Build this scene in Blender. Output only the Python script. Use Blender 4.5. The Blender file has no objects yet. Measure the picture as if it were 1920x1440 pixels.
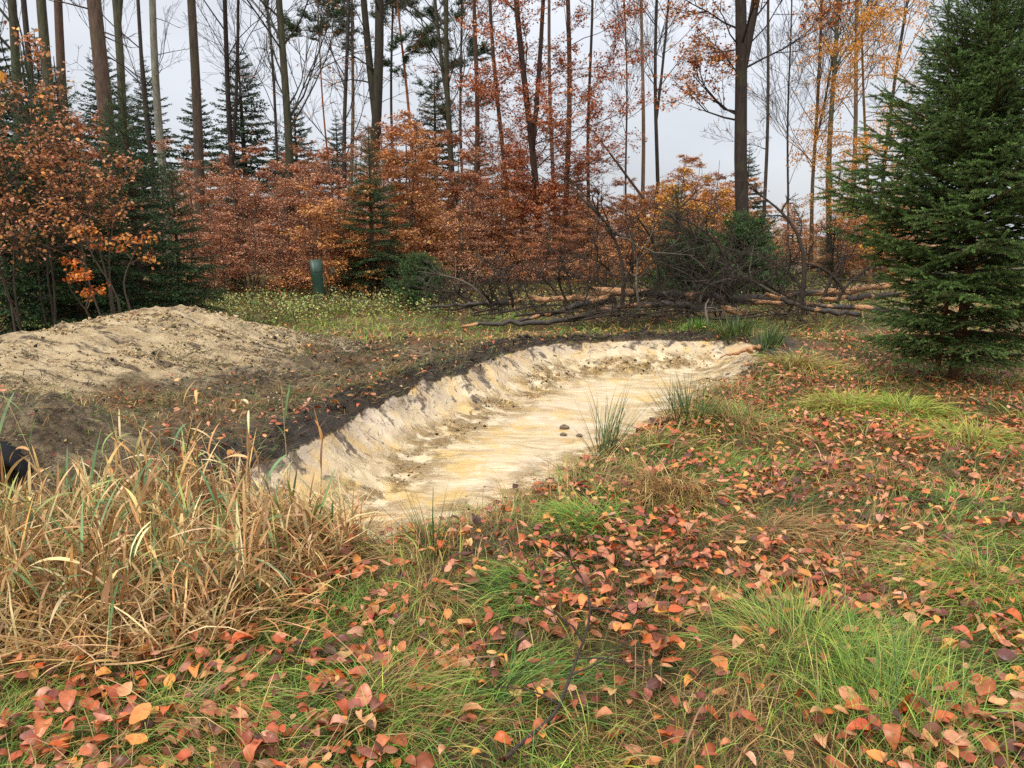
import bpy, math
import numpy as np
from mathutils import Matrix, Vector

R = math.radians
sc = bpy.context.scene
col_main = sc.collection

# ------------------------------------------------------------------ camera, sky, sun, exposure
F, CX, CY, HZ, CH = 1450.0, 960.0, 720.0, 440.0, 1.65
PITCH = math.atan((CY - HZ) / F)
CP, SP = math.cos(PITCH), math.sin(PITCH)
cam = bpy.data.cameras.new("camera")
cam.sensor_width = 36.0
cam.lens = 36.0 * F / 1920.0
cam.clip_start = 0.05
cam.clip_end = 3000
camo = bpy.data.objects.new("camera", cam)
camo.location = (0, 0, CH)
camo.rotation_euler = (math.pi / 2 - PITCH, 0, 0)
col_main.objects.link(camo)
sc.camera = camo

SUN_EL, SUN_AZ = R(52), R(215)
w = bpy.data.worlds.new("World")
sc.world = w
w.use_nodes = True
nt = w.node_tree
nt.nodes.clear()
wo = nt.nodes.new("ShaderNodeOutputWorld")
bg = nt.nodes.new("ShaderNodeBackground")
bg.inputs[1].default_value = 0.1
sky = nt.nodes.new("ShaderNodeTexSky")
sky.sky_type = 'NISHITA'
sky.sun_disc = False
sky.sun_elevation = SUN_EL
sky.sun_rotation = SUN_AZ
tc = nt.nodes.new("ShaderNodeTexCoord")
sx = nt.nodes.new("ShaderNodeSeparateXYZ")
nt.links.new(tc.outputs["Generated"], sx.inputs[0])
mr = nt.nodes.new("ShaderNodeMapRange")       # overcast dome: brighter overhead than at the horizon
mr.inputs[1].default_value = 0.0
mr.inputs[2].default_value = 1.0
mr.inputs[3].default_value = 3.9
mr.inputs[4].default_value = 13.0
zc = nt.nodes.new("ShaderNodeMath"); zc.operation = 'MAXIMUM'; zc.inputs[1].default_value = 0.0
nt.links.new(sx.outputs[2], zc.inputs[0])
zp = nt.nodes.new("ShaderNodeMath"); zp.operation = 'POWER'; zp.inputs[1].default_value = 1.5
nt.links.new(zc.outputs[0], zp.inputs[0])
nt.links.new(zp.outputs[0], mr.inputs[0])
mp = nt.nodes.new("ShaderNodeMapping")
mp.inputs["Scale"].default_value = (1.0, 1.0, 3.0)
nt.links.new(tc.outputs["Generated"], mp.inputs[0])
cn = nt.nodes.new("ShaderNodeTexNoise")
cn.inputs["Scale"].default_value = 2.2
cn.inputs["Detail"].default_value = 5.0
nt.links.new(mp.outputs[0], cn.inputs["Vector"])
cr = nt.nodes.new("ShaderNodeMapRange")
cr.inputs[1].default_value = 0.3
cr.inputs[2].default_value = 0.7
cr.inputs[3].default_value = 0.84
cr.inputs[4].default_value = 1.10
nt.links.new(cn.outputs["Fac"], cr.inputs[0])
mul = nt.nodes.new("ShaderNodeMath")
mul.operation = 'MULTIPLY'
nt.links.new(mr.outputs[0], mul.inputs[0])
nt.links.new(cr.outputs[0], mul.inputs[1])
vm = nt.nodes.new("ShaderNodeVectorMath")
vm.operation = 'SCALE'
vm.inputs[0].default_value = (0.945, 0.975, 1.04)
nt.links.new(mul.outputs[0], vm.inputs["Scale"])
mx = nt.nodes.new("ShaderNodeMix")
mx.data_type = 'RGBA'
mx.inputs[0].default_value = 0.92
nt.links.new(sky.outputs[0], mx.inputs[6])
nt.links.new(vm.outputs[0], mx.inputs[7])
nt.links.new(mx.outputs[2], bg.inputs[0])
nt.links.new(bg.outputs[0], wo.inputs[0])

sun = bpy.data.lights.new("sun", 'SUN')
sun.energy = 1.5
sun.angle = R(20)
sun.color = (1.0, 0.96, 0.9)
suno = bpy.data.objects.new("sun", sun)
dirv = Vector((math.sin(SUN_AZ) * math.cos(SUN_EL), math.cos(SUN_AZ) * math.cos(SUN_EL), math.sin(SUN_EL)))
suno.rotation_euler = dirv.to_track_quat('Z', 'Y').to_euler()
suno.location = (0, 0, 30)
col_main.objects.link(suno)

sc.view_settings.view_transform = 'Standard'
sc.view_settings.look = 'None'
sc.view_settings.exposure = 0.93
sc.view_settings.gamma = 1.0
sc.cycles.max_bounces = 5
sc.cycles.diffuse_bounces = 2
sc.cycles.glossy_bounces = 2
sc.cycles.transmission_bounces = 2
sc.cycles.use_denoising = False
sc.render.film_transparent = False

# ------------------------------------------------------------------ maths helpers
def rng_(s):
    return np.random.default_rng(s)

def lin(r, g, b):
    c = np.array([r, g, b], float) / 255.0
    return np.where(c <= 0.04045, c / 12.92, ((c + 0.055) / 1.055) ** 2.4)

_tabs = [rng_(100 + i).random((256, 256)) for i in range(6)]

def vnoise(x, y, s=0):
    x = np.asarray(x, float); y = np.asarray(y, float)
    xi = np.floor(x).astype(int); yi = np.floor(y).astype(int)
    fx = x - xi; fy = y - yi
    fx = fx * fx * (3 - 2 * fx); fy = fy * fy * (3 - 2 * fy)
    t = _tabs[s % 6]
    a = t[xi & 255, yi & 255]; b = t[(xi + 1) & 255, yi & 255]
    c = t[xi & 255, (yi + 1) & 255]; d = t[(xi + 1) & 255, (yi + 1) & 255]
    return (a * (1 - fx) + b * fx) * (1 - fy) + (c * (1 - fx) + d * fx) * fy

def fbm(x, y, o=4, s=0):
    v = 0; a = 0.5; n = 0
    for i in range(o):
        v = v + a * vnoise(x * 2 ** i + 17.3 * i, y * 2 ** i + 5.1 * i, s + i)
        n += a; a *= 0.5
    return v / n

def sstep(a, b, x):
    t = np.clip((np.asarray(x, float) - a) / (b - a), 0, 1)
    return t * t * (3 - 2 * t)

def ray(px, py):
    dx = (px - CX) / F; dv = (CY - py) / F
    return np.array([dx, CP + dv * SP, -SP + dv * CP])

def G(px, py, z=0.0):                      # where the line of sight through a pixel meets height z
    d = ray(px, py); t = (z - CH) / d[2]
    return np.array([0, 0, CH]) + d * t

def P(px, py, Y):                          # the point at distance Y
    d = ray(px, py); t = Y / d[1]
    return np.array([0, 0, CH]) + d * t

def PX(px, Y, z=0.5):
    return (px - CX) / F * (Y * CP + (CH - z) * SP)

# ------------------------------------------------------------------ terrain
FLOOR = -0.40
rim_px = [(400, 935), (450, 880), (570, 822), (680, 760), (785, 718), (860, 694), (955, 660), (1050, 644), (1150, 640), (1260, 636), (1360, 636), (1440, 642),
          (1405, 692), (1325, 742), (1225, 800), (1135, 850), (1062, 880), (960, 930), (870, 978), (730, 1004), (600, 996), (500, 968)]
RIM = np.array([G(x, y, 0.0)[:2] for x, y in rim_px])

def rim_sd(x, y):
    """signed distance to the pit's rim (+ inside) and the arc length of the closest rim point"""
    x = np.asarray(x, float); y = np.asarray(y, float)
    best = np.full(x.shape, 1e9); arc = np.zeros(x.shape); inside = np.zeros(x.shape, bool)
    n = len(RIM); s0 = 0.0
    for i in range(n):
        a = RIM[i]; b = RIM[(i + 1) % n]; e = b - a; L = np.hypot(*e)
        t = np.clip(((x - a[0]) * e[0] + (y - a[1]) * e[1]) / (L * L), 0, 1)
        d = np.hypot(x - a[0] - t * e[0], y - a[1] - t * e[1])
        m = d < best
        best = np.where(m, d, best); arc = np.where(m, s0 + t * L, arc)
        c = ((a[1] > y) != (b[1] > y)) & (x < (b[0] - a[0]) * (y - a[1]) / (b[1] - a[1] + 1e-12) + a[0])
        inside ^= c
        s0 += L
    return np.where(inside, best, -best), arc

ridge = [(-14.0, 6.5, 0.55), (-8.0, 7.4, 0.50), (PX(0, 8.6), 8.6, 0.48), (PX(150, 9.7), 9.7, 0.56), (PX(290, 10.6), 10.6, 0.66), (PX(370, 10.9), 10.9, 0.47), (PX(430, 11.1), 11.1, 0.10), (PX(465, 11.2), 11.2, 0.0)]

def mound(x, y):
    h = np.zeros(np.shape(x))
    for (x0, y0, h0), (x1, y1, h1) in zip(ridge[:-1], ridge[1:]):
        ex, ey = x1 - x0, y1 - y0; L2 = ex * ex + ey * ey
        t = np.clip(((x - x0) * ex + (y - y0) * ey) / L2, 0, 1)
        dx = x - x0 - t * ex; dy = y - y0 - t * ey
        side = dx * (-ey) + dy * ex           # + behind the crest
        wid = np.where(side > 0, 1.5, 2.7)
        wid = wid * (.4 + .6 * np.clip((h0 + (h1 - h0) * t) / .5, 0, 1))
        d = np.hypot(dx, dy) / wid
        f = np.clip(1 - d, 0, 1); f = f * f * (3 - 2 * f)
        h = np.maximum(h, (h0 + (h1 - h0) * t) * f)
    return h

def masks(x, y):
    sd, arc = rim_sd(x, y)
    n1 = fbm(x * 1.7, y * 1.7, 4, 1); n2 = fbm(x * 5, y * 5, 3, 2)
    sdw = sd + (n1 - 0.5) * 0.26 + (n2 - 0.5) * 0.07
    # side of the pit: left/far side is bare mud, right/near side is grown over
    line = (x - RIM[0][0]) * (RIM[11][1] - RIM[0][1]) - (y - RIM[0][1]) * (RIM[11][0] - RIM[0][0])
    leftside = sstep(0.5, -0.5, line / np.hypot(*(RIM[11] - RIM[0])) - 0.9)
    far = sstep(11.0, 12.0, y)
    m = mound(x, y)
    bare = leftside * sstep(12.6, 11.2, y + (n1 - .5) * 2.5) * sstep(4.0, 5.2, y + 0.35 * np.minimum(0, x + 2)) * sstep(-13, -9, x)
    clay = np.maximum(sstep(-0.04, 0.05, sdw), sstep(-0.04, 0.26, m + (n1 - .5) * 0.30) * .98)
    clay = np.maximum(clay, sstep(.55, .8, 1 - np.hypot((x - PX(560, 10.6)) / 1.6, (y - 10.9) / .8) + (n2 - .5) * .8) * .9)
    mud = np.clip(bare * (.40 + .5 * sstep(.42, .62, n1)) + sstep(-0.50, -0.15, sd + (n2 - .5) * .5) * sstep(.02, -.06, sdw) * np.maximum(leftside, 0.10), 0, 1)
    pipeb = sstep(1.5, .5, np.hypot((x + 3.9) / 1.3, (y - 5.3)))
    mud = np.maximum(mud, pipeb)
    return sd, arc, sdw, leftside, m, bare, clay, mud

def T(x, y, full=False):
    x = np.asarray(x, float); y = np.asarray(y, float)
    sd, arc, sdw, ls, m, bare, clay, mud = masks(x, y)
    z = (fbm(x * .35, y * .35, 3, 3) - .5) * .10 * sstep(0, 3, y)
    near = sstep(60, 20, np.hypot(x, y))
    z = z + (fbm(x * 1.6, y * 1.6, 4, 4) - .5) * .12 * (1 - clay * .7) * near
    z = z + (fbm(x * 6, y * 6, 3, 0) - .5) * (.05 + .10 * bare + .05 * mud) * (1 - clay * .6) * near
    z = z + m + m * (fbm(x * 3, y * 3, 4, 2) - .5) * .36 + (m > .02) * (fbm(x * 8, y * 8, 3, 4) - .5) * .05
    # raised lip of turned earth along the left rim
    lip = np.exp(-((sd + .22) / .17) ** 2) * ls
    z = z + lip * (.03 + .16 * (fbm(x * 3.2, y * 3.2, 4, 5) - .3) + .14 * (fbm(x * 11, y * 11, 3, 1) - .5))
    # bank around the near-right rim
    z = z + np.exp(-((sd + .35) / .35) ** 2) * (1 - ls) * .06
    # pit
    n1w = fbm(x * 1.2 + 3, y * 1.2, 3, 2) * 2.2
    wid = .80 + .55 * sstep(9.2, 11.2, y) * ls + .2 * (1 - ls) - .12 * (1 - ls)
    inner = np.clip((sdw + .06) / wid, 0, 1)
    prof = 1 - (1 - inner) ** 1.7
    fl = FLOOR + (fbm(x * .9, y * .9, 3, 1) - .5) * .06 + (fbm(x * 2.6 + 7, y * 2.6, 4, 3) - .5) * .05 + .05 * sstep(6, 4.4, y)
    pit = prof * (fl - np.minimum(z, .1))
    st = (fbm(arc * 2.3 + sd * 1.6 + n1w, sd * 1.0, 4, 3) - .5)           # bucket streaks run down the slope
    pit = pit + sstep(0.0, .1, sdw) * (st * .030 + .005 * np.sin(2 * np.pi * (arc * 4.6 + sd * 2.4 + n1w * 1.6)) * sstep(.4, .6, fbm(arc * 1.1, sd * 1.5 + 7, 2, 4))) * sstep(1.2, .3, sd) * sstep(.03, .28, sdw)
    bumps = (fbm(x * 9, y * 9, 3, 2) - .5) * .05 * sstep(.55, .75, fbm(x * 1.3 + 9, y * 1.3, 3, 4) + .25 * np.exp(-((sd - .62) / .18) ** 2))
    pit = pit + bumps * sstep(.1, .4, sdw)
    z = np.where(sdw > -.06, z * (1 - prof) + (np.minimum(z, .1)) * prof + pit, z)
    # puddle hollow
    pc = G(1155, 762, FLOOR)
    z = z - .045 * sstep(1, .3, np.hypot((x - pc[0]) / .8, (y - pc[1]) / 1.4))
    # ditch and bank round the culvert
    z = z + .40 * sstep(1.25, .35, np.hypot((x + 3.9) / .95, (y - 5.75) / .72)) - .12 * sstep(1.0, .2, np.hypot((x + 3.0) / .9, (y - 4.4) / .8))
    # far relief
    z = z + sstep(18, 60, y) * .8 * sstep(6, -20, x) - sstep(40, 200, y) * 6 * sstep(-5, 40, x)
    if full:
        return z, sd, arc, sdw, ls, m, bare, clay, mud
    return z

def Tz(x, y):
    return float(T(np.array([x]), np.array([y]))[0])

# ------------------------------------------------------------------ mesh building
class MB:
    def __init__(s):
        s.v = []; s.f = []; s.c = []; s.n = 0
    def add(s, v, f, c):
        v = np.asarray(v, float).reshape(-1, 3); f = np.asarray(f, int).reshape(-1, 3)
        c = np.asarray(c, float)
        if c.ndim == 1: c = np.broadcast_to(c, (len(v), 3))
        s.v.append(v); s.f.append(f + s.n); s.c.append(c.reshape(-1, 3)); s.n += len(v)
    def arrays(s):
        if not s.v: return np.zeros((0, 3)), np.zeros((0, 3), int), np.zeros((0, 3))
        return np.concatenate(s.v), np.concatenate(s.f), np.concatenate(s.c)
    def mesh(s, name, mat, smooth=False):
        return mesh_from(name, *s.arrays(), mat, smooth)

def mesh_from(name, v, f, c, mat, smooth=False, attrs=None):
    me = bpy.data.meshes.new(name)
    me.vertices.add(len(v)); me.vertices.foreach_set("co", np.ascontiguousarray(v, np.float32).ravel())
    me.loops.add(len(f) * 3); me.loops.foreach_set("vertex_index", np.ascontiguousarray(f, np.int32).ravel())
    me.polygons.add(len(f)); me.polygons.foreach_set("loop_start", np.arange(len(f), dtype=np.int32) * 3)
    if smooth: me.polygons.foreach_set("use_smooth", np.ones(len(f), bool))
    me.update(calc_edges=True)
    if c is not None:
        a = me.attributes.new("col", 'FLOAT_COLOR', 'POINT')
        a.data.foreach_set("color", np.concatenate([c, np.ones((len(c), 1))], 1).astype(np.float32).ravel())
    for k, val in (attrs or {}).items():
        a = me.attributes.new(k, 'FLOAT', 'POINT'); a.data.foreach_set("value", np.asarray(val, np.float32))
    me.materials.append(mat)
    return me

def tubes(mb, Pts, Rad, k, col):
    """many polylines with N points each -> tapered tubes"""
    Pts = np.asarray(Pts, float); Rad = np.asarray(Rad, float)
    M, N, _ = Pts.shape
    if M == 0: return
    t = np.gradient(Pts, axis=1); t /= np.linalg.norm(t, axis=2, keepdims=True) + 1e-9
    ref = np.where((np.abs(t[:, :1, 2:3]) > .8), np.array([1., 0, 0]), np.array([0, 0, 1.]))
    u = np.cross(t, np.broadcast_to(ref, t.shape)); u /= np.linalg.norm(u, axis=2, keepdims=True) + 1e-9
    v = np.cross(t, u)
    a = np.arange(k) * 2 * np.pi / k
    V = Pts[:, :, None, :] + Rad[:, :, None, None] * (np.cos(a)[None, None, :, None] * u[:, :, None, :] + np.sin(a)[None, None, :, None] * v[:, :, None, :])
    idx = np.arange(M * N * k).reshape(M, N, k)
    A = idx[:, :-1, :]; B = np.roll(A, -1, 2); C = idx[:, 1:, :]; D = np.roll(C, -1, 2)
    f = np.concatenate([np.stack([A, B, D], -1).reshape(-1, 3), np.stack([A, D, C], -1).reshape(-1, 3)])
    col = np.asarray(col, float)
    if col.ndim == 2 and len(col) == M: c = np.broadcast_to(col[:, None, None, :], (M, N, k, 3))
    elif col.ndim == 3: c = np.broadcast_to(col[:, :, None, :], (M, N, k, 3))
    else: c = np.broadcast_to(col, (M, N, k, 3))
    mb.add(V.reshape(-1, 3), f, c.reshape(-1, 3))

def ribbons(mb, Pts, W, side, col):
    Pts = np.asarray(Pts, float); M, N, _ = Pts.shape
    if M == 0: return
    off = side[:, None, :] * W[:, :, None] * .5
    V = np.stack([Pts - off, Pts + off], 2)
    idx = np.arange(M * N * 2).reshape(M, N, 2)
    A, B, C, D = idx[:, :-1, 0], idx[:, :-1, 1], idx[:, 1:, 0], idx[:, 1:, 1]
    f1 = np.stack([A, B, D], -1).reshape(-1, 3)
    f2 = np.stack([A[:, :-1], D[:, :-1], C[:, :-1]], -1).reshape(-1, 3)
    col = np.asarray(col, float)
    c = np.broadcast_to(col[:, None, None, :], (M, N, 2, 3)) if col.ndim == 2 else np.broadcast_to(col[:, :, None, :], (M, N, 2, 3))
    mb.add(V.reshape(-1, 3), np.concatenate([f1, f2]), c.reshape(-1, 3))

def rotmats(yaw, pitch, roll):
    cy, sy, cp, sp, cr, sr = np.cos(yaw), np.sin(yaw), np.cos(pitch), np.sin(pitch), np.cos(roll), np.sin(roll)
    o = np.zeros_like(cy); l = o + 1
    Z = np.stack([np.stack([cy, -sy, o], -1), np.stack([sy, cy, o], -1), np.stack([o, o, l], -1)], -2)
    Y = np.stack([np.stack([cp, o, sp], -1), np.stack([o, l, o], -1), np.stack([-sp, o, cp], -1)], -2)
    X = np.stack([np.stack([l, o, o], -1), np.stack([o, cr, -sr], -1), np.stack([o, sr, cr], -1)], -2)
    return Z @ Y @ X

def stamp(mb, tv, tf, pos, Rm, scale, col, shade=None):
    M = len(pos); K = len(tv)
    if M == 0: return
    V = np.einsum('mij,kj->mki', Rm, tv) * np.asarray(scale)[:, None, None] + pos[:, None, :]
    f = (tf[None] + (np.arange(M) * K)[:, None, None]).reshape(-1, 3)
    c = np.broadcast_to(col[:, None, :], (M, K, 3))
    if shade is not None: c = c * shade[None, :, None]
    mb.add(V.reshape(-1, 3), f, c.reshape(-1, 3))

def leaf_shape(curl=.12, fold=.08, seed=0, detail=True):
    """ovate beech leaf along +x, unit length, with a raised midrib fold and curl; a few serrations"""
    r = rng_(seed)
    xs = np.array([0, .14, .34, .56, .78, .93, 1.0]) if detail else np.array([0, .3, .7, 1.0])
    hw = np.array([.02, .20, .31, .32, .22, .09, 0.0]) if detail else np.array([.02, .29, .26, 0.0])
    hw = hw * (1 + r.uniform(-.1, .1, len(hw)))
    z0 = -curl * (xs - .4) ** 2 * 2 + r.uniform(-.03, .03, len(xs))
    v = []; f = []
    for i, x in enumerate(xs):
        v += [(x, hw[i], z0[i] + fold * hw[i] * 3 + r.uniform(-.03, .03)), (x, 0, z0[i]), (x, -hw[i], z0[i] + fold * hw[i] * 3 + r.uniform(-.03, .03))]
    n = len(xs)
    for i in range(n - 1):
        a = 3 * i; b = a + 3
        for j in (0, 1):
            f += [(a + j, b + j, b + j + 1), (a + j, b + j + 1, a + j + 1)]
    v = np.array(v); v[:, 0] -= .5
    return v, np.array(f)

RH_V = np.array([(-.5, 0, 0), (0, .33, .06), (.5, 0, -.04), (0, -.33, .06)]); RH_F = np.array([(0, 2, 1), (0, 3, 2)])

# ------------------------------------------------------------------ materials
class NT:
    def __init__(s, name):
        s.m = bpy.data.materials.new(name); s.m.use_nodes = True; s.t = s.m.node_tree; s.t.nodes.clear()
        s.out = s.t.nodes.new("ShaderNodeOutputMaterial")
    def n(s, typ, **kw):
        x = s.t.nodes.new(typ)
        for k, v in kw.items(): setattr(x, k, v)
        return x
    def link(s, a, b): s.t.links.new(a, b)
    def put(s, sock, v):
        if isinstance(v, bpy.types.NodeSocket): s.link(v, sock)
        elif isinstance(v, (tuple, list, np.ndarray)) and sock.type == 'RGBA': sock.default_value = (*[float(q) for q in v][:3], 1)
        else: sock.default_value = v
    def attr(s, name, out="Fac"):
        a = s.n("ShaderNodeAttribute", attribute_name=name); return a.outputs[out]
    def math(s, op, a, b=0.0, clamp=False):
        x = s.n("ShaderNodeMath", operation=op, use_clamp=clamp); s.put(x.inputs[0], a); s.put(x.inputs[1], b); return x.outputs[0]
    def rng(s, v, a, b, c=0., d=1.):
        x = s.n("ShaderNodeMapRange"); s.put(x.inputs[0], v)
        for i, q in enumerate((a, b, c, d)): s.put(x.inputs[i + 1], q)
        return x.outputs[0]
    def mix(s, f, a, b, blend='MIX'):
        x = s.n("ShaderNodeMix", data_type='RGBA', blend_type=blend); s.put(x.inputs[0], f); s.put(x.inputs[6], a); s.put(x.inputs[7], b); return x.outputs[2]
    def noise(s, vec, scale, detail=4., rough=.55, dist=0.):
        x = s.n("ShaderNodeTexNoise"); s.put(x.inputs["Scale"], scale); s.put(x.inputs["Detail"], detail); s.put(x.inputs["Roughness"], rough); s.put(x.inputs["Distortion"], dist)
        if vec is not None: s.link(vec, x.inputs["Vector"])
        return x.outputs["Fac"]
    def pos(s): return s.n("ShaderNodeNewGeometry").outputs["Position"]
    def comb(s, a, b, c):
        x = s.n("ShaderNodeCombineXYZ"); s.put(x.inputs[0], a); s.put(x.inputs[1], b); s.put(x.inputs[2], c); return x.outputs[0]
    def bump(s, h, strength, dist):
        x = s.n("ShaderNodeBump"); s.put(x.inputs["Strength"], strength); s.put(x.inputs["Distance"], dist); s.link(h, x.inputs["Height"]); return x.outputs[0]
    def bsdf(s, col, rough=.6, spec=.5, normal=None):
        x = s.n("ShaderNodeBsdfPrincipled"); s.put(x.inputs["Base Color"], col); s.put(x.inputs["Roughness"], rough); s.put(x.inputs["Specular IOR Level"], spec)
        if normal is not None: s.link(normal, x.inputs["Normal"])
        return x.outputs[0]
    def done(s, sh): s.link(sh, s.out.inputs[0]); return s.m

def foliage_mat(name, colsock=None, trans=.3, rough=.5, spec=.35, objcol=False):
    t = NT(name)
    c = t.n("ShaderNodeObjectInfo").outputs["Color"] if objcol else t.attr("col", "Color")
    n = t.noise(t.pos(), 45, 4) if objcol or name == 'leaf_litter' else t.noise(t.pos(), 9, 3)
    c = t.mix(1.0, c, t.mix(t.rng(n, .3, .7), (.72, .70, .68), (1.18, 1.15, 1.1)), 'MULTIPLY')
    a = t.bsdf(c, rough, spec)
    if trans <= 0: return t.done(a)
    tr = t.n("ShaderNodeBsdfTranslucent"); t.link(c, tr.inputs[0])
    ms = t.n("ShaderNodeMixShader"); ms.inputs[0].default_value = trans
    t.link(a, ms.inputs[1]); t.link(tr.outputs[0], ms.inputs[2])
    return t.done(ms.outputs[0])

def bark_mat(name, sc_=8., bump=.6, rough=.85):
    t = NT(name)
    p = t.n("ShaderNodeTexCoord").outputs["Object"]
    m = t.n("ShaderNodeMapping"); m.inputs["Scale"].default_value = (1, 1, .18); t.link(p, m.inputs[0])
    n = t.noise(m.outputs[0], sc_ * 2.2, 5, .65)
    n2 = t.noise(p, 1.3, 3)
    c = t.attr("col", "Color")
    c = t.mix(1.0, c, t.mix(t.rng(n, .3, .72), (.5, .5, .5), (1.45, 1.42, 1.35)), 'MULTIPLY')
    c = t.mix(t.rng(n2, .52, .68, 0, .55), c, t.mix(.5, c, (.075, .085, .035)))       # moss and algae
    return t.done(t.bsdf(c, rough, .3, t.bump(n, bump, .03)))

M_leaf = foliage_mat("beech_leaf", trans=.2)
M_leafobj = foliage_mat("fallen_beech_leaf", trans=.1, rough=.38, objcol=True)
M_fallen = foliage_mat("leaf_litter", trans=.1, rough=.4)
M_grass = foliage_mat("grass_blade", trans=.25, rough=.5)
M_reed = foliage_mat("reed", trans=.25, rough=.55)
M_needle = foliage_mat("spruce_needle", trans=.2, rough=.5, spec=.35)
M_bark = bark_mat("bark")
M_twig = bark_mat("twig", 20, .3)

def wood_mat():
    t = NT("log")
    p = t.n("ShaderNodeTexCoord").outputs["Object"]
    m = t.n("ShaderNodeMapping"); m.inputs["Scale"].default_value = (.25, 1, 1); t.link(p, m.inputs[0])
    n = t.noise(m.outputs[0], 9, 6, .65, .6); fine = t.noise(m.outputs[0], 40, 4, .6)
    peel = t.attr("peel")
    f = t.rng(t.math('ADD', n, t.math('MULTIPLY', t.math('SUBTRACT', peel, .5), .9)), .50, .56)
    bark = t.mix(t.rng(fine, .3, .7), (.030, .024, .019), (.085, .068, .055))
    wood = t.mix(t.rng(fine, .3, .7), (.30, .13, .05), (.60, .33, .15))
    return t.done(t.bsdf(t.mix(f, bark, wood), .65, .35, t.bump(fine, .5, .02)))
M_log = wood_mat()

def plain(name, c, rough=.6, spec=.4, var=.25, scale=12, bump=.2):
    t = NT(name)
    n = t.noise(t.n("ShaderNodeTexCoord").outputs["Object"], scale, 5)
    c = np.array(c)
    return t.done(t.bsdf(t.mix(t.rng(n, .3, .7), c * (1 - var), c * (1 + var)), rough, spec, t.bump(n, bump, .02)))

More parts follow.
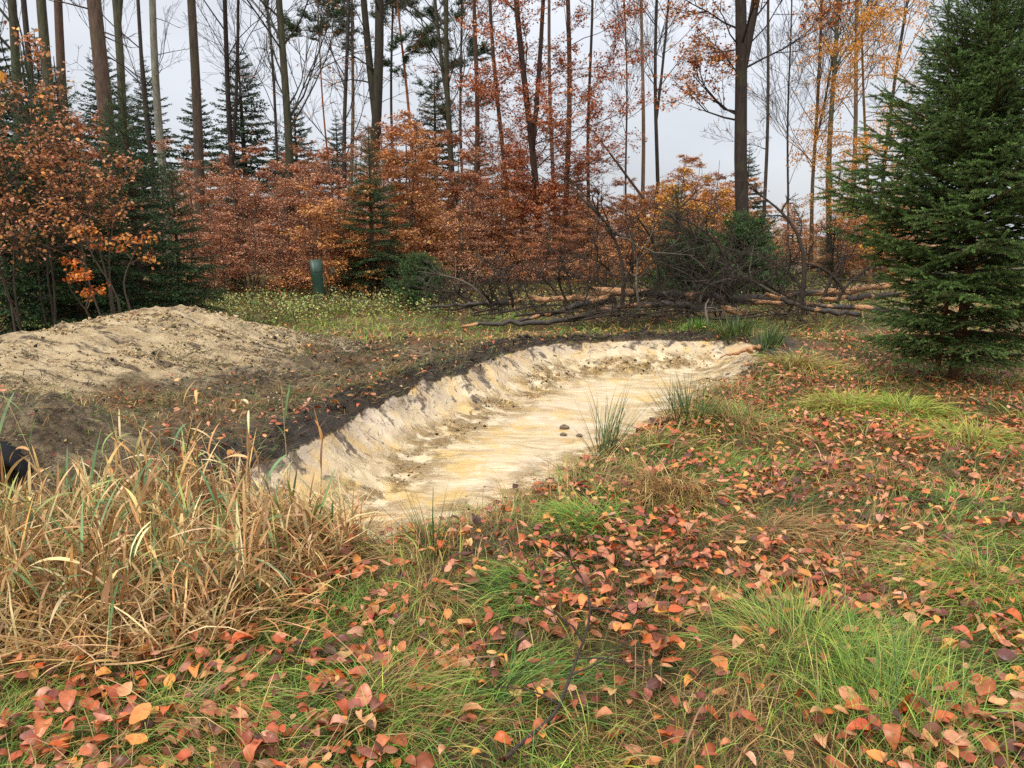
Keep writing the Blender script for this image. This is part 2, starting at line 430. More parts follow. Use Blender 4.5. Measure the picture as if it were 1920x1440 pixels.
def ground_mat():
    t = NT("ground")
    p = t.pos()
    sd, arc, clay, mud, ls, mo, bare = (t.attr(k) for k in ("sd", "arc", "clay", "mud", "leftside", "mound", "bare"))
    n_f = t.noise(p, 22, 6, .65); n_m = t.noise(p, 4.5, 5, .6); n_l = t.noise(p, 1.1, 4, .55); n_x = t.noise(p, 70, 4, .7)
    # smear coordinates: stretched down the slope of the pit
    warp = t.math('MULTIPLY', t.noise(p, 1.6, 4, .6), 3.2)
    v = t.comb(t.math('ADD', t.math('ADD', t.math('MULTIPLY', arc, 3.4), warp), t.math('MULTIPLY', sd, 2.6)), t.math('MULTIPLY', sd, 1.5), t.math('MULTIPLY', n_l, 3.))
    s1 = t.noise(v, 1.0, 7, .68, .35)
    v2 = t.comb(t.math('ADD', t.math('MULTIPLY', arc, 3.), t.math('MULTIPLY', sd, 1.2)), t.math('MULTIPLY', sd, 2.2), 3.3)
    s2 = t.noise(v2, 1.0, 6, .65, .5)
    # the floor is smeared lengthwise
    mpn = t.n("ShaderNodeMapping"); mpn.inputs["Rotation"].default_value = (0, 0, R(-62)); mpn.inputs["Scale"].default_value = (1.2, 6., 1); t.link(p, mpn.inputs[0])
    s3 = t.noise(mpn.outputs[0], 1.2, 6, .6, .6)
    floorm = t.rng(sd, .55, .9)
    s = t.mix(floorm, s1, s3)
    cream = t.mix(t.rng(s, .36, .60), lin(174, 148, 108), lin(216, 196, 158))
    c = t.mix(t.rng(s2, .50, .60), cream, lin(204, 170, 108))                      # ochre bands
    c = t.mix(t.math('MULTIPLY', t.rng(n_l, .52, .64), .45), c, lin(206, 188, 164))  # grey wet film
    c = t.mix(t.math('MULTIPLY', t.rng(s, .60, .70), .75), c, lin(150, 122, 84))
    # crumbled clods band at foot of the wall
    foot = t.math('MULTIPLY', t.rng(n_m, .44, .56), t.math('MULTIPLY', t.rng(sd, .25, .5), t.rng(sd, 1.2, .75)))
    c = t.mix(t.math('MULTIPLY', foot, .9), c, t.mix(t.rng(n_f, .35, .65), lin(104, 80, 44), lin(180, 146, 90)))
    # dark soil dragged from the rim
    drag = t.math('ADD', s, t.rng(sd, 0., .7, .11, -.02))
    drag = t.math('ADD', drag, t.math('MULTIPLY', t.math('SUBTRACT', n_m, .5), .35))
    dragm = t.math('MULTIPLY', t.rng(drag, .60, .66), t.rng(sd, 1.4, .6))
    dragm = t.math('MULTIPLY', dragm, t.math('ADD', .25, t.math('MULTIPLY', ls, .75)))
    soil = t.mix(t.rng(n_f, .32, .68), lin(62, 50, 38), lin(124, 104, 80))
    lil = t.mix(t.rng(n_f, .3, .7), lin(140, 122, 110), lin(192, 174, 158))
    c = t.mix(t.math('MULTIPLY', t.math('MULTIPLY', t.rng(sd, .40, .02), t.rng(n_m, .42, .58)), .7), c, lil)
    c = t.mix(dragm, c, soil)
    # spoil heap: duller, patched with turf and dark crumbs
    mc = t.mix(t.rng(n_m, .38, .62), lin(206, 182, 140), lin(174, 148, 106))
    mpm = t.n("ShaderNodeMapping"); mpm.inputs["Rotation"].default_value = (0, 0, R(35)); mpm.inputs["Scale"].default_value = (1.3, 5., 2); t.link(p, mpm.inputs[0])
    s4 = t.noise(mpm.outputs[0], 1.7, 6, .65, .5)
    mc = t.mix(t.rng(t.math('ADD', t.math('MULTIPLY', s4, .72), t.math('MULTIPLY', n_f, .28)), .50, .58), mc, t.mix(t.rng(n_x, .3, .7), lin(62, 50, 38), lin(120, 98, 66)))
    ismound = t.rng(mo, .02, .08)
    c = t.mix(ismound, c, mc)
    # dark turned earth
    mudc = t.mix(t.rng(n_f, .3, .7), lin(62, 50, 37), lin(128, 104, 72))
    mudc = t.mix(t.rng(n_m, .50, .66), mudc, lin(140, 116, 80))
    mudc = t.mix(t.math('MULTIPLY', t.rng(t.noise(p, 7, 6, .72), .50, .60), t.rng(sd, -.35, -1.0)), mudc, lin(168, 146, 108))
    peat = t.mix(t.rng(n_f, .3, .7), lin(38, 31, 26), lin(92, 75, 58))
    mudc = t.mix(t.math('MULTIPLY', t.rng(t.math('ADD', sd, t.math('MULTIPLY', t.math('SUBTRACT', n_m, .5), 1.8)), -.55, -.20), ls), mudc, peat)
    mudm = t.rng(t.math('ADD', mud, t.math('MULTIPLY', t.math('SUBTRACT', n_m, .5), .9)), .30, .62)
    lit = t.mix(t.rng(n_f, .3, .7), lin(76, 62, 36), lin(142, 114, 68))
    lit = t.mix(t.rng(n_m, .48, .62), lit, t.mix(t.rng(n_x, .3, .7), lin(80, 86, 36), lin(124, 128, 58)))
    lit = t.mix(t.rng(n_l, .52, .62), lit, t.mix(t.rng(n_x, .35, .65), lin(104, 66, 40), lin(156, 102, 64)))
    base = t.mix(mudm, lit, mudc)
    claym = t.rng(t.math('ADD', clay, t.math('MULTIPLY', t.math('SUBTRACT', t.math('ADD', t.math('MULTIPLY', n_m, .6), t.math('MULTIPLY', n_f, .4)), .5), 1.3)), .35, .62)
    fc = t.mix(claym, base, c)
    rough = t.mix(claym, (.75, .75, .75), t.mix(t.rng(n_l, .42, .6), (.16, .16, .16), (.42, .42, .42)))
    rough = t.mix(t.math('MULTIPLY', mudm, t.math('SUBTRACT', 1., claym)), rough, t.mix(t.rng(n_m, .4, .6), (.3, .3, .3), (.7, .7, .7)))
    h = t.math('ADD', t.math('MULTIPLY', n_f, .7), t.math('MULTIPLY', n_x, .35))
    h = t.math('ADD', t.math('MULTIPLY', h, t.rng(claym, 0., 1., 1., t.rng(mo, .02, .08, .14, .45))), t.math('MULTIPLY', s, t.math('MULTIPLY', claym, .6)))
    h = t.math('ADD', h, t.math('MULTIPLY', foot, t.math('MULTIPLY', n_f, 1.)))
    n_c = t.noise(p, 34, 8, .75)
    h = t.math('ADD', h, t.math('MULTIPLY', n_c, t.rng(claym, 0., 1., 1.4, t.rng(mo, .02, .08, .12, .6))))
    return t.done(t.bsdf(fc, rough, .45, t.bump(h, 1.0, .06)))
M_ground = ground_mat()

# ------------------------------------------------------------------ scene helpers
def link(name, me, parent=None, loc=None):
    o = bpy.data.objects.new(name, me); col_main.objects.link(o)
    if parent is not None: o.parent = parent
    if loc is not None: o.location = loc
    return o

def tag(o, label, cat=None, group=None, kind=None):
    o["label"] = label
    if cat: o["category"] = cat
    if group: o["group"] = group
    if kind: o["kind"] = kind
    return o

def thing(name, label, cat, loc, rz=0., group=None, scale=1.):
    o = bpy.data.objects.new(name, None); col_main.objects.link(o)
    o.empty_display_size = .2
    o.location = loc; o.rotation_euler = (0, 0, rz); o.scale = (scale,) * 3 if np.isscalar(scale) else scale
    return tag(o, label, cat, group)

# ------------------------------------------------------------------ ground sheet
def axis(lo, hi, step, far_lo, far_hi, g=1.16):
    a = list(np.arange(lo, hi + 1e-6, step)); s = step; x = hi
    while x < far_hi: s *= g; x += s; a.append(x)
    s = step; x = lo; pre = []
    while x > far_lo: s *= g; x -= s; pre.append(x)
    return np.array(pre[::-1] + a)
gx = axis(-5.2, 5.0, .042, -900, 900); gy = axis(2.2, 12.6, .042, -60, 1800)
XX, YY = np.meshgrid(gx, gy, indexing='ij')
gz, gsd, garc, gsdw, gls, gm, gbare, gclay, gmud = T(XX.ravel(), YY.ravel(), True)
gv = np.stack([XX.ravel(), YY.ravel(), gz], 1)
nx, ny = len(gx), len(gy)
ii = np.arange(nx * ny).reshape(nx, ny)
A, B, C, D = ii[:-1, :-1].ravel(), ii[1:, :-1].ravel(), ii[1:, 1:].ravel(), ii[:-1, 1:].ravel()
quad_sd = gsdw[A]; quad_m = gm[A]
region = np.where(quad_sd > 0, 1, np.where((quad_m > .1), 2, 0))
for k, (nm, lab) in enumerate([("ground", "grassy forest floor with leaf litter and churned dark earth"), ("clay_pit", "freshly dug pale clay hollow with smeared sloping sides"), ("spoil_mound_terrain", "long low heap of pale clay spoil beside the pit")]):
    q = region == k
    f = np.concatenate([np.stack([A[q], B[q], C[q]], 1), np.stack([A[q], C[q], D[q]], 1)])
    used, inv = np.unique(f, return_inverse=True)
    me = mesh_from(nm, gv[used], inv.reshape(-1, 3), None, M_ground, True,
                   dict(sd=gsd[used], arc=garc[used], clay=gclay[used], mud=gmud[used], leftside=gls[used], mound=gm[used], bare=gbare[used]))
    tag(link(nm, me), lab, None, None, "structure")

def Tg(x, y):                               # the sheet's own height, read off its grid
    x = np.asarray(x, float); y = np.asarray(y, float)
    i = np.clip(np.searchsorted(gx, x) - 1, 0, nx - 2); j = np.clip(np.searchsorted(gy, y) - 1, 0, ny - 2)
    u = (x - gx[i]) / (gx[i + 1] - gx[i]); v = (y - gy[j]) / (gy[j + 1] - gy[j])
    Z = gz.reshape(nx, ny)
    return (Z[i, j] * (1 - u) + Z[i + 1, j] * u) * (1 - v) + (Z[i, j + 1] * (1 - u) + Z[i + 1, j + 1] * u) * v
def Tz(x, y): return float(Tg(np.array([x]), np.array([y]))[0])

# puddle
def puddle(name, px, py, rx, ry, rz, dz, label):
    c = G(px, py, FLOOR); r = rng_(int(px))
    a = np.linspace(0, 2 * np.pi, 48, endpoint=False)
    rad = 1 + .14 * np.sin(2 * a + 1) + .10 * np.sin(3 * a + 2) + .08 * np.sin(5 * a + .5) + .06 * np.sin(9 * a)
    v = np.stack([rx * rad * np.cos(a), ry * rad * np.sin(a)], 1) @ np.array([[math.cos(rz), math.sin(rz)], [-math.sin(rz), math.cos(rz)]])
    v = np.concatenate([[[0, 0]], v])
    z = Tz(c[0], c[1]) + dz
    v3 = np.c_[v, np.zeros(len(v))]
    f = [(0, i + 1, (i + 1) % 48 + 1) for i in range(48)]
    t = NT("muddy_water")
    sh = t.bsdf(lin(206, 182, 142), .03, .6, t.bump(t.noise(t.pos(), 6, 2), .05, .01))
    o = link(name, mesh_from(name, v3, np.array(f), None, t.done(sh), True), None, (c[0], c[1], z))
    tag(o, label, None, None, "structure")
puddle("puddle_water", 1165, 768, .75, 1.45, R(-22), .030, "shallow milky puddle on the floor of the clay pit")

# ------------------------------------------------------------------ spruces
DG, LG = lin(40, 64, 38), lin(122, 158, 82)

def needles(mb, S, E, rs, dens, nl, nw, colA, colB, depth_shade=None):
    """needle fuzz along straight shoots S->E"""
    S = np.asarray(S); E = np.asarray(E); L = np.linalg.norm(E - S, axis=1)
    cnt = np.maximum(4, (L * dens).astype(int)); idx = np.repeat(np.arange(len(S)), cnt)
    M = len(idx); t = rs.random(M)
    d = (E - S)[idx] / (L[idx][:, None] + 1e-9)
    base = S[idx] + (E - S)[idx] * t[:, None]
    rv = rs.normal(size=(M, 3)); rv[:, 2] = rv[:, 2] * .8 + .25
    rv -= (rv * d).sum(1, keepdims=True) * d; rv /= np.linalg.norm(rv, axis=1, keepdims=True) + 1e-9
    dr = d * .75 + rv; dr /= np.linalg.norm(dr, axis=1, keepdims=True)
    ln = nl * rs.uniform(.7, 1.2, M) * (1 - .35 * t)
    tip = base + dr * ln[:, None]
    s = np.cross(dr, rs.normal(size=(M, 3))); s /= np.linalg.norm(s, axis=1, keepdims=True) + 1e-9
    V = np.stack([base - s * nw * .5, base + s * nw * .5, tip], 1)
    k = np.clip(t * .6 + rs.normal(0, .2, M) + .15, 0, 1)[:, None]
    c = (colA * (1 - k) + colB * k) * (rs.uniform(.6, 1.4, len(S)) * (1 if depth_shade is None else depth_shade))[idx][:, None]
    mb.add(V.reshape(-1, 3), np.arange(M * 3).reshape(-1, 3), np.repeat(c, 3, 0))

def spruce_branch(seed, dens=330, nl=.021, nw=.0042, gap=.075, lev2=True, sp2=.07, colA=DG, colB=LG, stems=True):
    """unit spruce bough along +x (1 m), drooping sprays on both sides"""
    r = rng_(seed); mbn = MB(); mbt = MB()
    n = 9; s = np.linspace(0, 1, n)
    zc = .10 * s - .22 * s ** 2 + .16 * s ** 4; yc = .05 * np.sin(s * 3 + r.uniform(0, 6))
    ax = np.stack([s, yc, zc], 1)
    tubes(mbt, ax[None], (.013 * (1 - s) + .003)[None], 5, lin(92, 66, 44))
    at = lambda q: np.array([np.interp(q, s, ax[:, i]) for i in range(3)])
    S = []; E = []
    m = int(.95 / gap)
    for i in range(m):
        q0 = .1 + .9 * (i + r.random() * .5) / m
        for sg in (-1, 1):
            q = min(.99, q0 + r.uniform(-.03, .03)); b = at(q)
            L = (.46 * (1 - q) ** .8 + .10) * r.uniform(.75, 1.2) * (min(1, .45 + q * 1.6))
            ang = R(r.uniform(42, 62)) * sg
            e = b + L * np.array([math.cos(ang), math.sin(ang), r.uniform(-.32, .02)])
            mid = (b + e) / 2 + np.array([0, 0, .035 * L])
            S += [b, mid]; E += [mid, e]
            if lev2:
                for j in range(int(L / sp2)):
                    u = (j + .6) / max(1, int(L / sp2)); pb = b + (e - b) * u
                    for s2 in (-1, 1):
                        if r.random() < .2: continue
                        l2 = (.12 * (1 - u) + .06) * r.uniform(.7, 1.25); a2 = ang + s2 * R(r.uniform(35, 55))
                        S.append(pb); E.append(pb + l2 * np.array([math.cos(a2), math.sin(a2), r.uniform(-.55, .05)]))
    for i in range(n - 1):
        if s[i] > .3: S.append(ax[i]); E.append(ax[i + 1])
    tip = at(.99); S.append(tip); E.append(tip + np.array([.09, 0, .015]))
    ex = np.array(E); needles(mbn, S, E, r, dens, nl, nw, colA, colB, .45 + .85 * np.clip(ex[:, 0] * .75 + np.abs(ex[:, 1]) * .9 - .1, 0, 1))  # paler outer tips; inner shoots painted darker as shade, for depth
    S = np.array(S); E = np.array(E)
    if stems: tubes(mbt, np.stack([S, E], 1), np.full((len(S), 2), .0022), 3, lin(110, 84, 50))
    return mbn, mbt

def merged_branch(seed, **k):
    a, b = spruce_branch(seed, **k); m = MB(); m.add(*a.arrays()); m.add(*b.arrays()); return m

def bough_matrix(p, az, el, roll, s):
    return Matrix.Translation(p) @ Matrix.Rotation(az, 4, 'Z') @ Matrix.Rotation(-el, 4, 'Y') @ Matrix.Rotation(roll, 4, 'X') @ Matrix.Scale(s, 4)

def whorls(r, H, z0, prof, step, per, up_lo, up_hi):
    """positions of boughs: (z, azimuth, length, elevation)"""
    out = []; z = z0
    while z < H - .12:
        q = z / H; n = per + r.integers(-1, 2); a0 = r.uniform(0, 6.28)
        for i in range(n):
            L = prof(z) * r.uniform(.66, 1.16)
            out.append((z + r.uniform(-.06, .06), a0 + i * 6.283 / n + r.uniform(-.2, .2), L, R(up_lo + (up_hi - up_lo) * q ** (1.3 if per < 8 else .85) + r.uniform(-7, 7))))
        z += step * (1 - .35 * q)
    return out

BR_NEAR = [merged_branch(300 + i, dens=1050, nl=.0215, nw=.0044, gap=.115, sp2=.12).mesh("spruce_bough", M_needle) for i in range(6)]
# foreground spruce on the right
sp_x, sp_y = PX(1795, 8.7, .3), 8.7
spz = Tz(sp_x, sp_y)
near = thing("spruce_tree", "dense dark green spruce with low boughs beside the clearing's grassy edge", "tree", (sp_x, sp_y, spz - .03))
rs = rng_(5)
mb = MB(); hh = np.linspace(0, 4.8, 12)
tubes(mb, np.stack([.03 * np.sin(hh * 1.3), .02 * np.sin(hh), hh], 1)[None], (.062 * (1 - hh / 4.85) + .004 + .02 * np.exp(-hh * 6))[None], 10, lin(98, 68, 46))
link("trunk", mb.mesh("trunk", M_bark, True), near)
mb = MB(); 
tubes(mb, np.array([[(-.16, .1, 0), (-.15, .09, .5), (-.13, .07, 1.2)]]), np.array([[.035, .03, .018]]), 8, lin(120, 72, 42))
link("side_trunk", mb.mesh("side_trunk", M_bark, True), near)
def prof_near(z): return float(np.interp(z, [.2, .6, 1.0, 1.5, 2.2, 2.9, 3.5, 4.0, 4.6], [.8, 1.0, 1.22, 1.40, 1.36, 1.06, .72, .44, .16]))
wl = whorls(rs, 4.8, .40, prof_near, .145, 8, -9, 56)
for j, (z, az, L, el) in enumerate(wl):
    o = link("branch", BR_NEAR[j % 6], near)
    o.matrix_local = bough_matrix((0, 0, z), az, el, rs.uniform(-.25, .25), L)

BR_FAR = [merged_branch(340 + i, stems=False, dens=38, nl=.046, nw=.023, gap=.13, colA=lin(34, 56, 36), colB=lin(76, 104, 54)).arrays() for i in range(4)]
BR_BUSH = [merged_branch(380 + i, stems=False, dens=70, nl=.06, nw=.026, gap=.13, sp2=.14, colA=lin(40, 64, 38), colB=lin(96, 128, 66)).arrays() for i in range(3)]
BR_LOW = [merged_branch(360 + i, stems=False, dens=45, nl=.11, nw=.055, gap=.13, lev2=False, colA=lin(50, 68, 56), colB=lin(88, 108, 80)).arrays() for i in range(4)]  # far boughs: distance haze put into the greyed, lightened needle colours

def spruce_crown(seed, H, prof, step, per, lo, hi, src, z0=.25):
    r = rng_(seed); m = MB()
    for j, (z, az, L, el) in enumerate(whorls(r, H, z0, prof, step, per, lo, hi)):
        v, f, c = src[j % len(src)]
        Mx = np.array(bough_matrix((0, 0, z), az, el, r.uniform(-.3, .3), L))
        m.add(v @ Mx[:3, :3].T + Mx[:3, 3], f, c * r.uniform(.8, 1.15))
    return m.mesh("crown", M_needle)

def trunk_mesh(H, r0, col):
    mb = MB(); h = np.linspace(0, H, 8)
    tubes(mb, np.stack([0 * h, 0 * h, h], 1)[None], (r0 * (1 - h / (H * 1.02)) + .004)[None], 7, col)
    return mb.mesh("trunk", M_bark, True)

cone = lambda H, Rm: (lambda z: max(.12, Rm * (1 - z / H) ** .8 * min(1, .65 + z / H * 2)))
SPR = {
    "mid0": (spruce_crown(21, 4.2, cone(4.2, 1.35), .24, 6, -14, 45, BR_FAR), trunk_mesh(4.2, .07, lin(70, 55, 42))),
    "mid1": (spruce_crown(22, 4.8, cone(4.8, 1.5), .26, 6, -16, 45, BR_FAR), trunk_mesh(4.8, .08, lin(70, 55, 42))),
    "bush": (spruce_crown(23, 1.35, cone(1.5, .95), .10, 9, -5, 55, BR_BUSH, .08), trunk_mesh(1.3, .035, lin(70, 55, 42))),
    "tall0": (spruce_crown(24, 12, cone(12, 2.6), .5, 6, -22, 40, BR_LOW, .5), trunk_mesh(12, .18, lin(64, 52, 42))),
    "tall1": (spruce_crown(25, 10, cone(10, 2.3), .48, 6, -22, 40, BR_LOW, .5), trunk_mesh(10, .16, lin(64, 52, 42))),
}
def spruce(kind, px, Y, scale, label, rz=0., group=None, sz=None):
    x = PX(px, Y)
    o = thing("spruce_tree", label, "tree", (x, Y, Tz(x, Y) - .05), rz, group, (scale * 1.35, scale * 1.35, scale) if "tall" in kind else scale)
    cr, tk = SPR[kind]
    link("trunk", tk, o); link("crown", cr, o)
    return o

spruce("mid1", 25, 12.2, 1.0, "dark young spruce at the picture's left edge behind the spoil heap", .3)
spruce("mid0", 150, 12.6, 1.05, "dark young spruce behind the copper beech sapling on the spoil heap", 1.1)
spruce("mid1", 265, 13.2, .92, "dark young spruce just behind the top of the clay heap", 2.2)
spruce("mid0", 340, 14.0, .72, "low dark spruce with boughs sweeping over the heap's right end", 4.0)
spruce("mid0", 240, 16.5, 1.1, "shadowy spruce in the gap behind the heap-top spruces", 5.0)
spruce("mid1", 90, 16.5, 1.15, "tall shadowy spruce behind the left-edge thicket of spruces", 3.3)
spruce("mid1", 700, 19.9, .92, "narrow dark spruce rising through the russet thicket behind the green tubes", .7)
spruce("mid0", 645, 22.5, .62, "low dark spruce directly behind the green tree tubes", 2.7)
spruce("mid0", 740, 20.6, .42, "small shaded spruce between green tubes and round spruce bush", 1.7)
spruce("bush", 790, 17.3, .95, "round low spruce bush at the thicket's edge right of the green tubes", .5)
spruce("mid0", 1265, 19.8, .74, "slim young spruce in front of the yellow-orange beech", 1.9)
spruce("bush", 1392, 19.2, 1.65, "low spreading spruce at the foot of the thick forked trunk", .9)
spruce("bush", 1300, 18.6, 1.35, "low spruce behind the stump and the heap of branches", 2.9)
spruce("mid0", 440, 22.0, .35, "little spruce in the shade under the russet thicket near the clay heap", 4.4)
spruce("mid0", 1560, 30.0, .7, "small far spruce among orange bushes beside the big spruce's edge", 1.4)
for i, (k, px, Y, s, lab) in enumerate([
    ("tall0", 300, 48, .95, "far spruce between the pale grey trunk and the dark trunk beside it"),
    ("tall1", 390, 47, 1.0, "far spruce just right of the bare dark pole trunk"),
    ("tall0", 470, 44, .98, "full far spruce between the forked dark trunk and mossy trunk"),
    ("tall1", 565, 52, 1.0, "far spruce right of the mossy trunk below the flat-topped pine"),
    ("tall1", 640, 56, .95, "hazy far spruce left of the twin dark trunk"),
    ("tall0", 820, 46, .9, "far spruce with drooping boughs right of the twin dark trunk"),
    ("tall1", 900, 55, .85, "far spruce half hidden behind the leaning russet stems"),
    ("tall1", 1080, 50, .62, "far spruce behind the red-leaved beech's right trunks"),
    ("tall1", 1395, 60, .85, "far spruce behind the thick forked trunk"),
    ("tall1", 1485, 55, .42, "short far spruce on the open skyline between bare trunks"),
    ("tall0", 20, 40, 1.1, "tall far spruce behind the trunks in the upper left corner"),
    ("tall1", 110, 42, 1.15, "tall far spruce behind the reddish spruce trunk group"),
    ("tall0", 225, 45, 1.0, "tall far spruce behind the forked mossy trunk at left")]):
    spruce(k, px, Y, s, lab, i * .9, "far spruces behind the thicket")

# ------------------------------------------------------------------ broadleaf growth
class Grow:
    """grows many 5-point branches level by level and keeps leaf anchor points"""
    def __init__(s, seed):
        s.r = rng_(seed); s.q = {}; s.leaf = np.zeros((0, 3))
    def branch(s, p, d, L, r0, level, maxlv, up=.15, wob=.18, kids=(5, 4, 3), spread=(35, 60), ratio=.5, leafstart=1, flat=0.):
        s.q.setdefault((maxlv, up, wob, kids, spread, ratio, leafstart, flat), []).append((p, d, L, r0))
    def build(s, col, k=4, minr=.0, coarse=False):
        m = MB(); r = s.r; leaf = []; N = 5; col = np.asarray(col)
        for (maxlv, up, wob, kids, spread, ratio, leafstart, flat), roots in s.q.items():
            p = np.array([q[0] for q in roots], float); d = np.array([q[1] for q in roots], float)
            L = np.array([q[2] for q in roots], float); r0 = np.array([q[3] for q in roots], float)
            d /= np.linalg.norm(d, axis=1, keepdims=True)
            for lv in range(maxlv + 1):
                M = len(p); pts = [p]; dirs = []
                for i in range(N - 1):
                    d = d + r.normal(0, wob, (M, 3)); d[:, 2] += up; d[:, 2] *= 1 - flat
                    d /= np.linalg.norm(d, axis=1, keepdims=True)
                    pts.append(pts[-1] + d * (L / (N - 1))[:, None]); dirs.append(d)
                pts = np.stack(pts, 1); dirs = np.stack(dirs, 1)
                rad = np.maximum(r0[:, None] * np.linspace(1, .32 if lv < maxlv else .2, N), minr)
                st_ = 1 if lv == 0 else (2 if lv == 1 or not coarse else 4)
                tubes(m, pts[:, ::st_], rad[:, ::st_], k if lv == 0 else 3, col if lv == 0 else col * .9)
                def at(idx, q):
                    f = q * (N - 1); i = np.minimum(N - 2, f.astype(int)); u = (f - i)[:, None]
                    return pts[idx, i] * (1 - u) + pts[idx, i + 1] * u, dirs[idx, i]
                if lv >= leafstart:
                    cnt = np.maximum(2, (L / .10).astype(int)); idx = np.repeat(np.arange(M), cnt)
                    j = np.arange(len(idx)) - np.repeat(np.cumsum(cnt) - cnt, cnt)
                    leaf.append(at(idx, .25 + .75 * j / (cnt[idx] - 1))[0])
                if lv == maxlv: break
                kk = kids[min(lv, len(kids) - 1)]; idx = np.repeat(np.arange(M), kk); n = len(idx)
                q = r.uniform(.25, 1., n); b, dd = at(idx, q)
                a = np.radians(r.uniform(*spread, n))[:, None]; ph = r.uniform(0, 6.283, n)[:, None]
                ref = np.where(np.abs(dd[:, 2:3]) < .95, np.array([0, 0, 1.]), np.array([1., 0, 0]))
                o1 = np.cross(dd, ref); o1 /= np.linalg.norm(o1, axis=1, keepdims=True); o2 = np.cross(dd, o1)
                d = dd * np.cos(a) + (o1 * np.cos(ph) + o2 * np.sin(ph)) * np.sin(a)
                L = L[idx] * ratio * r.uniform(.7, 1.25, n) * (1.15 - .4 * q); r0 = r0[idx] * .5; p = b
        if leaf: s.leaf = np.concatenate(leaf)
        return m

def pick(r, cols, n, jit=.18):
    cols = np.array(cols); w_ = cols[r.integers(0, len(cols), n)]
    return np.clip(w_ * (1 + r.normal(0, jit, (n, 1))) * (1 + r.normal(0, .06, (n, 3))), .004, .95)

RUSSET = [lin(200, 146, 112), lin(182, 126, 94), lin(218, 170, 134), lin(164, 112, 84), lin(216, 154, 104), lin(150, 108, 88)]
ORANGE = [lin(220, 158, 90), lin(208, 144, 82), lin(230, 178, 104), lin(196, 130, 80), lin(184, 124, 86)]
RED = [lin(190, 112, 74), lin(206, 130, 86), lin(172, 98, 66), lin(212, 148, 100)]
YELLOW = [lin(232, 184, 60), lin(224, 160, 50), lin(236, 200, 96), lin(206, 130, 44)]

def leaves_on(m, r, anchors, per, size, cols, spread=.06, tilt=.5, tv=RH_V, tf=RH_F):
    a = np.repeat(np.array(anchors), per, 0); n = len(a)
    a = a + r.normal(0, spread, (n, 3)) * np.array([1, 1, .4])
    Rm = rotmats(r.uniform(0, 6.283, n), r.normal(.25, tilt, n), r.normal(0, tilt, n))
    stamp(m, tv, tf, a, Rm, size * r.uniform(.7, 1.25, n), pick(r, cols, n))

def shrub_meshes(seed, H, cols, nb=34, spread=1.3, per=2, leafsize=.068, nstem=2):
    g = Grow(seed); r = g.r; st = MB(); stems = []
    for s_ in range(nstem):
        h = np.linspace(0, 1, 7); tx, ty = r.normal(0, .12, 2)
        Hs = H * (1 if s_ == 0 else r.uniform(.6, .9))
        ax = np.stack([tx * h * 2 + .06 * np.sin(h * 5 + r.uniform(0, 6)) + r.normal(0, .05) * s_, ty * h * 2 + .06 * np.sin(h * 4 + r.uniform(0, 6)) + s_ * .12, Hs * h], 1)
        tubes(st, ax[None], (.026 * (1 - h) + .005)[None] * H / 3.5, 5, lin(84, 72, 60))
        stems.append(ax)
        for j in range(int(nb / nstem)):
            q = r.uniform(.12, .98); b = np.array([np.interp(q, h, ax[:, i]) for i in range(3)])
            az = r.uniform(0, 6.283); L = spread * (1.05 - .75 * q) * r.uniform(.6, 1.15)
            g.branch(b, (math.cos(az), math.sin(az), .25 + .7 * q), L, .010, 0, 2, up=.02, wob=.15, kids=(5, 3), spread=(25, 50), ratio=.5, leafstart=0, flat=.34)
    m = MB(); m.add(*g.build(lin(86, 66, 54), 3, 0., True).arrays())
    leaves_on(m, r, g.leaf, per, leafsize, cols, .06, .32)
    return m.mesh("crown", M_leaf), st.mesh("trunk", M_bark, True)

SHR = {
    "r0": shrub_meshes(51, 4.4, RUSSET, 44, 1.6, 3), "r1": shrub_meshes(52, 3.8, RUSSET + RED[:2], 40, 1.5, 3), "r2": shrub_meshes(53, 4.8, RUSSET, 42, 1.5, 2),
    "o0": shrub_meshes(54, 4.2, ORANGE + RUSSET[:3], 42, 1.6, 3), "o1": shrub_meshes(55, 3.4, ORANGE, 38, 1.4, 3), "y0": shrub_meshes(56, 3.8, YELLOW + ORANGE[:2], 34, 1.3),
    "b0": shrub_meshes(57, 4.2, RUSSET, 34, 1.2, 1, .06),
}
def shrub(kind, px, Y, top_py, label, group="beech thicket", rz=None, name="beech_sapling", cat="sapling"):
    x = PX(px, Y); z = Tz(x, Y); H = P(px, top_py, Y)[2] - z
    base = {"r0": 4.4, "r1": 3.8, "r2": 4.8, "o0": 4.2, "o1": 3.4, "y0": 3.8, "b0": 4.2}[kind]
    s = H / base
    o = thing(name, label, cat, (x, Y, z - .03), (px * .37) % 6.28 if rz is None else rz, group, (max(s, .75) * 1.0, max(s, .75), s))
    cr, st = SHR[kind]
    link("trunk", st, o); link("crown", cr, o)
    return o

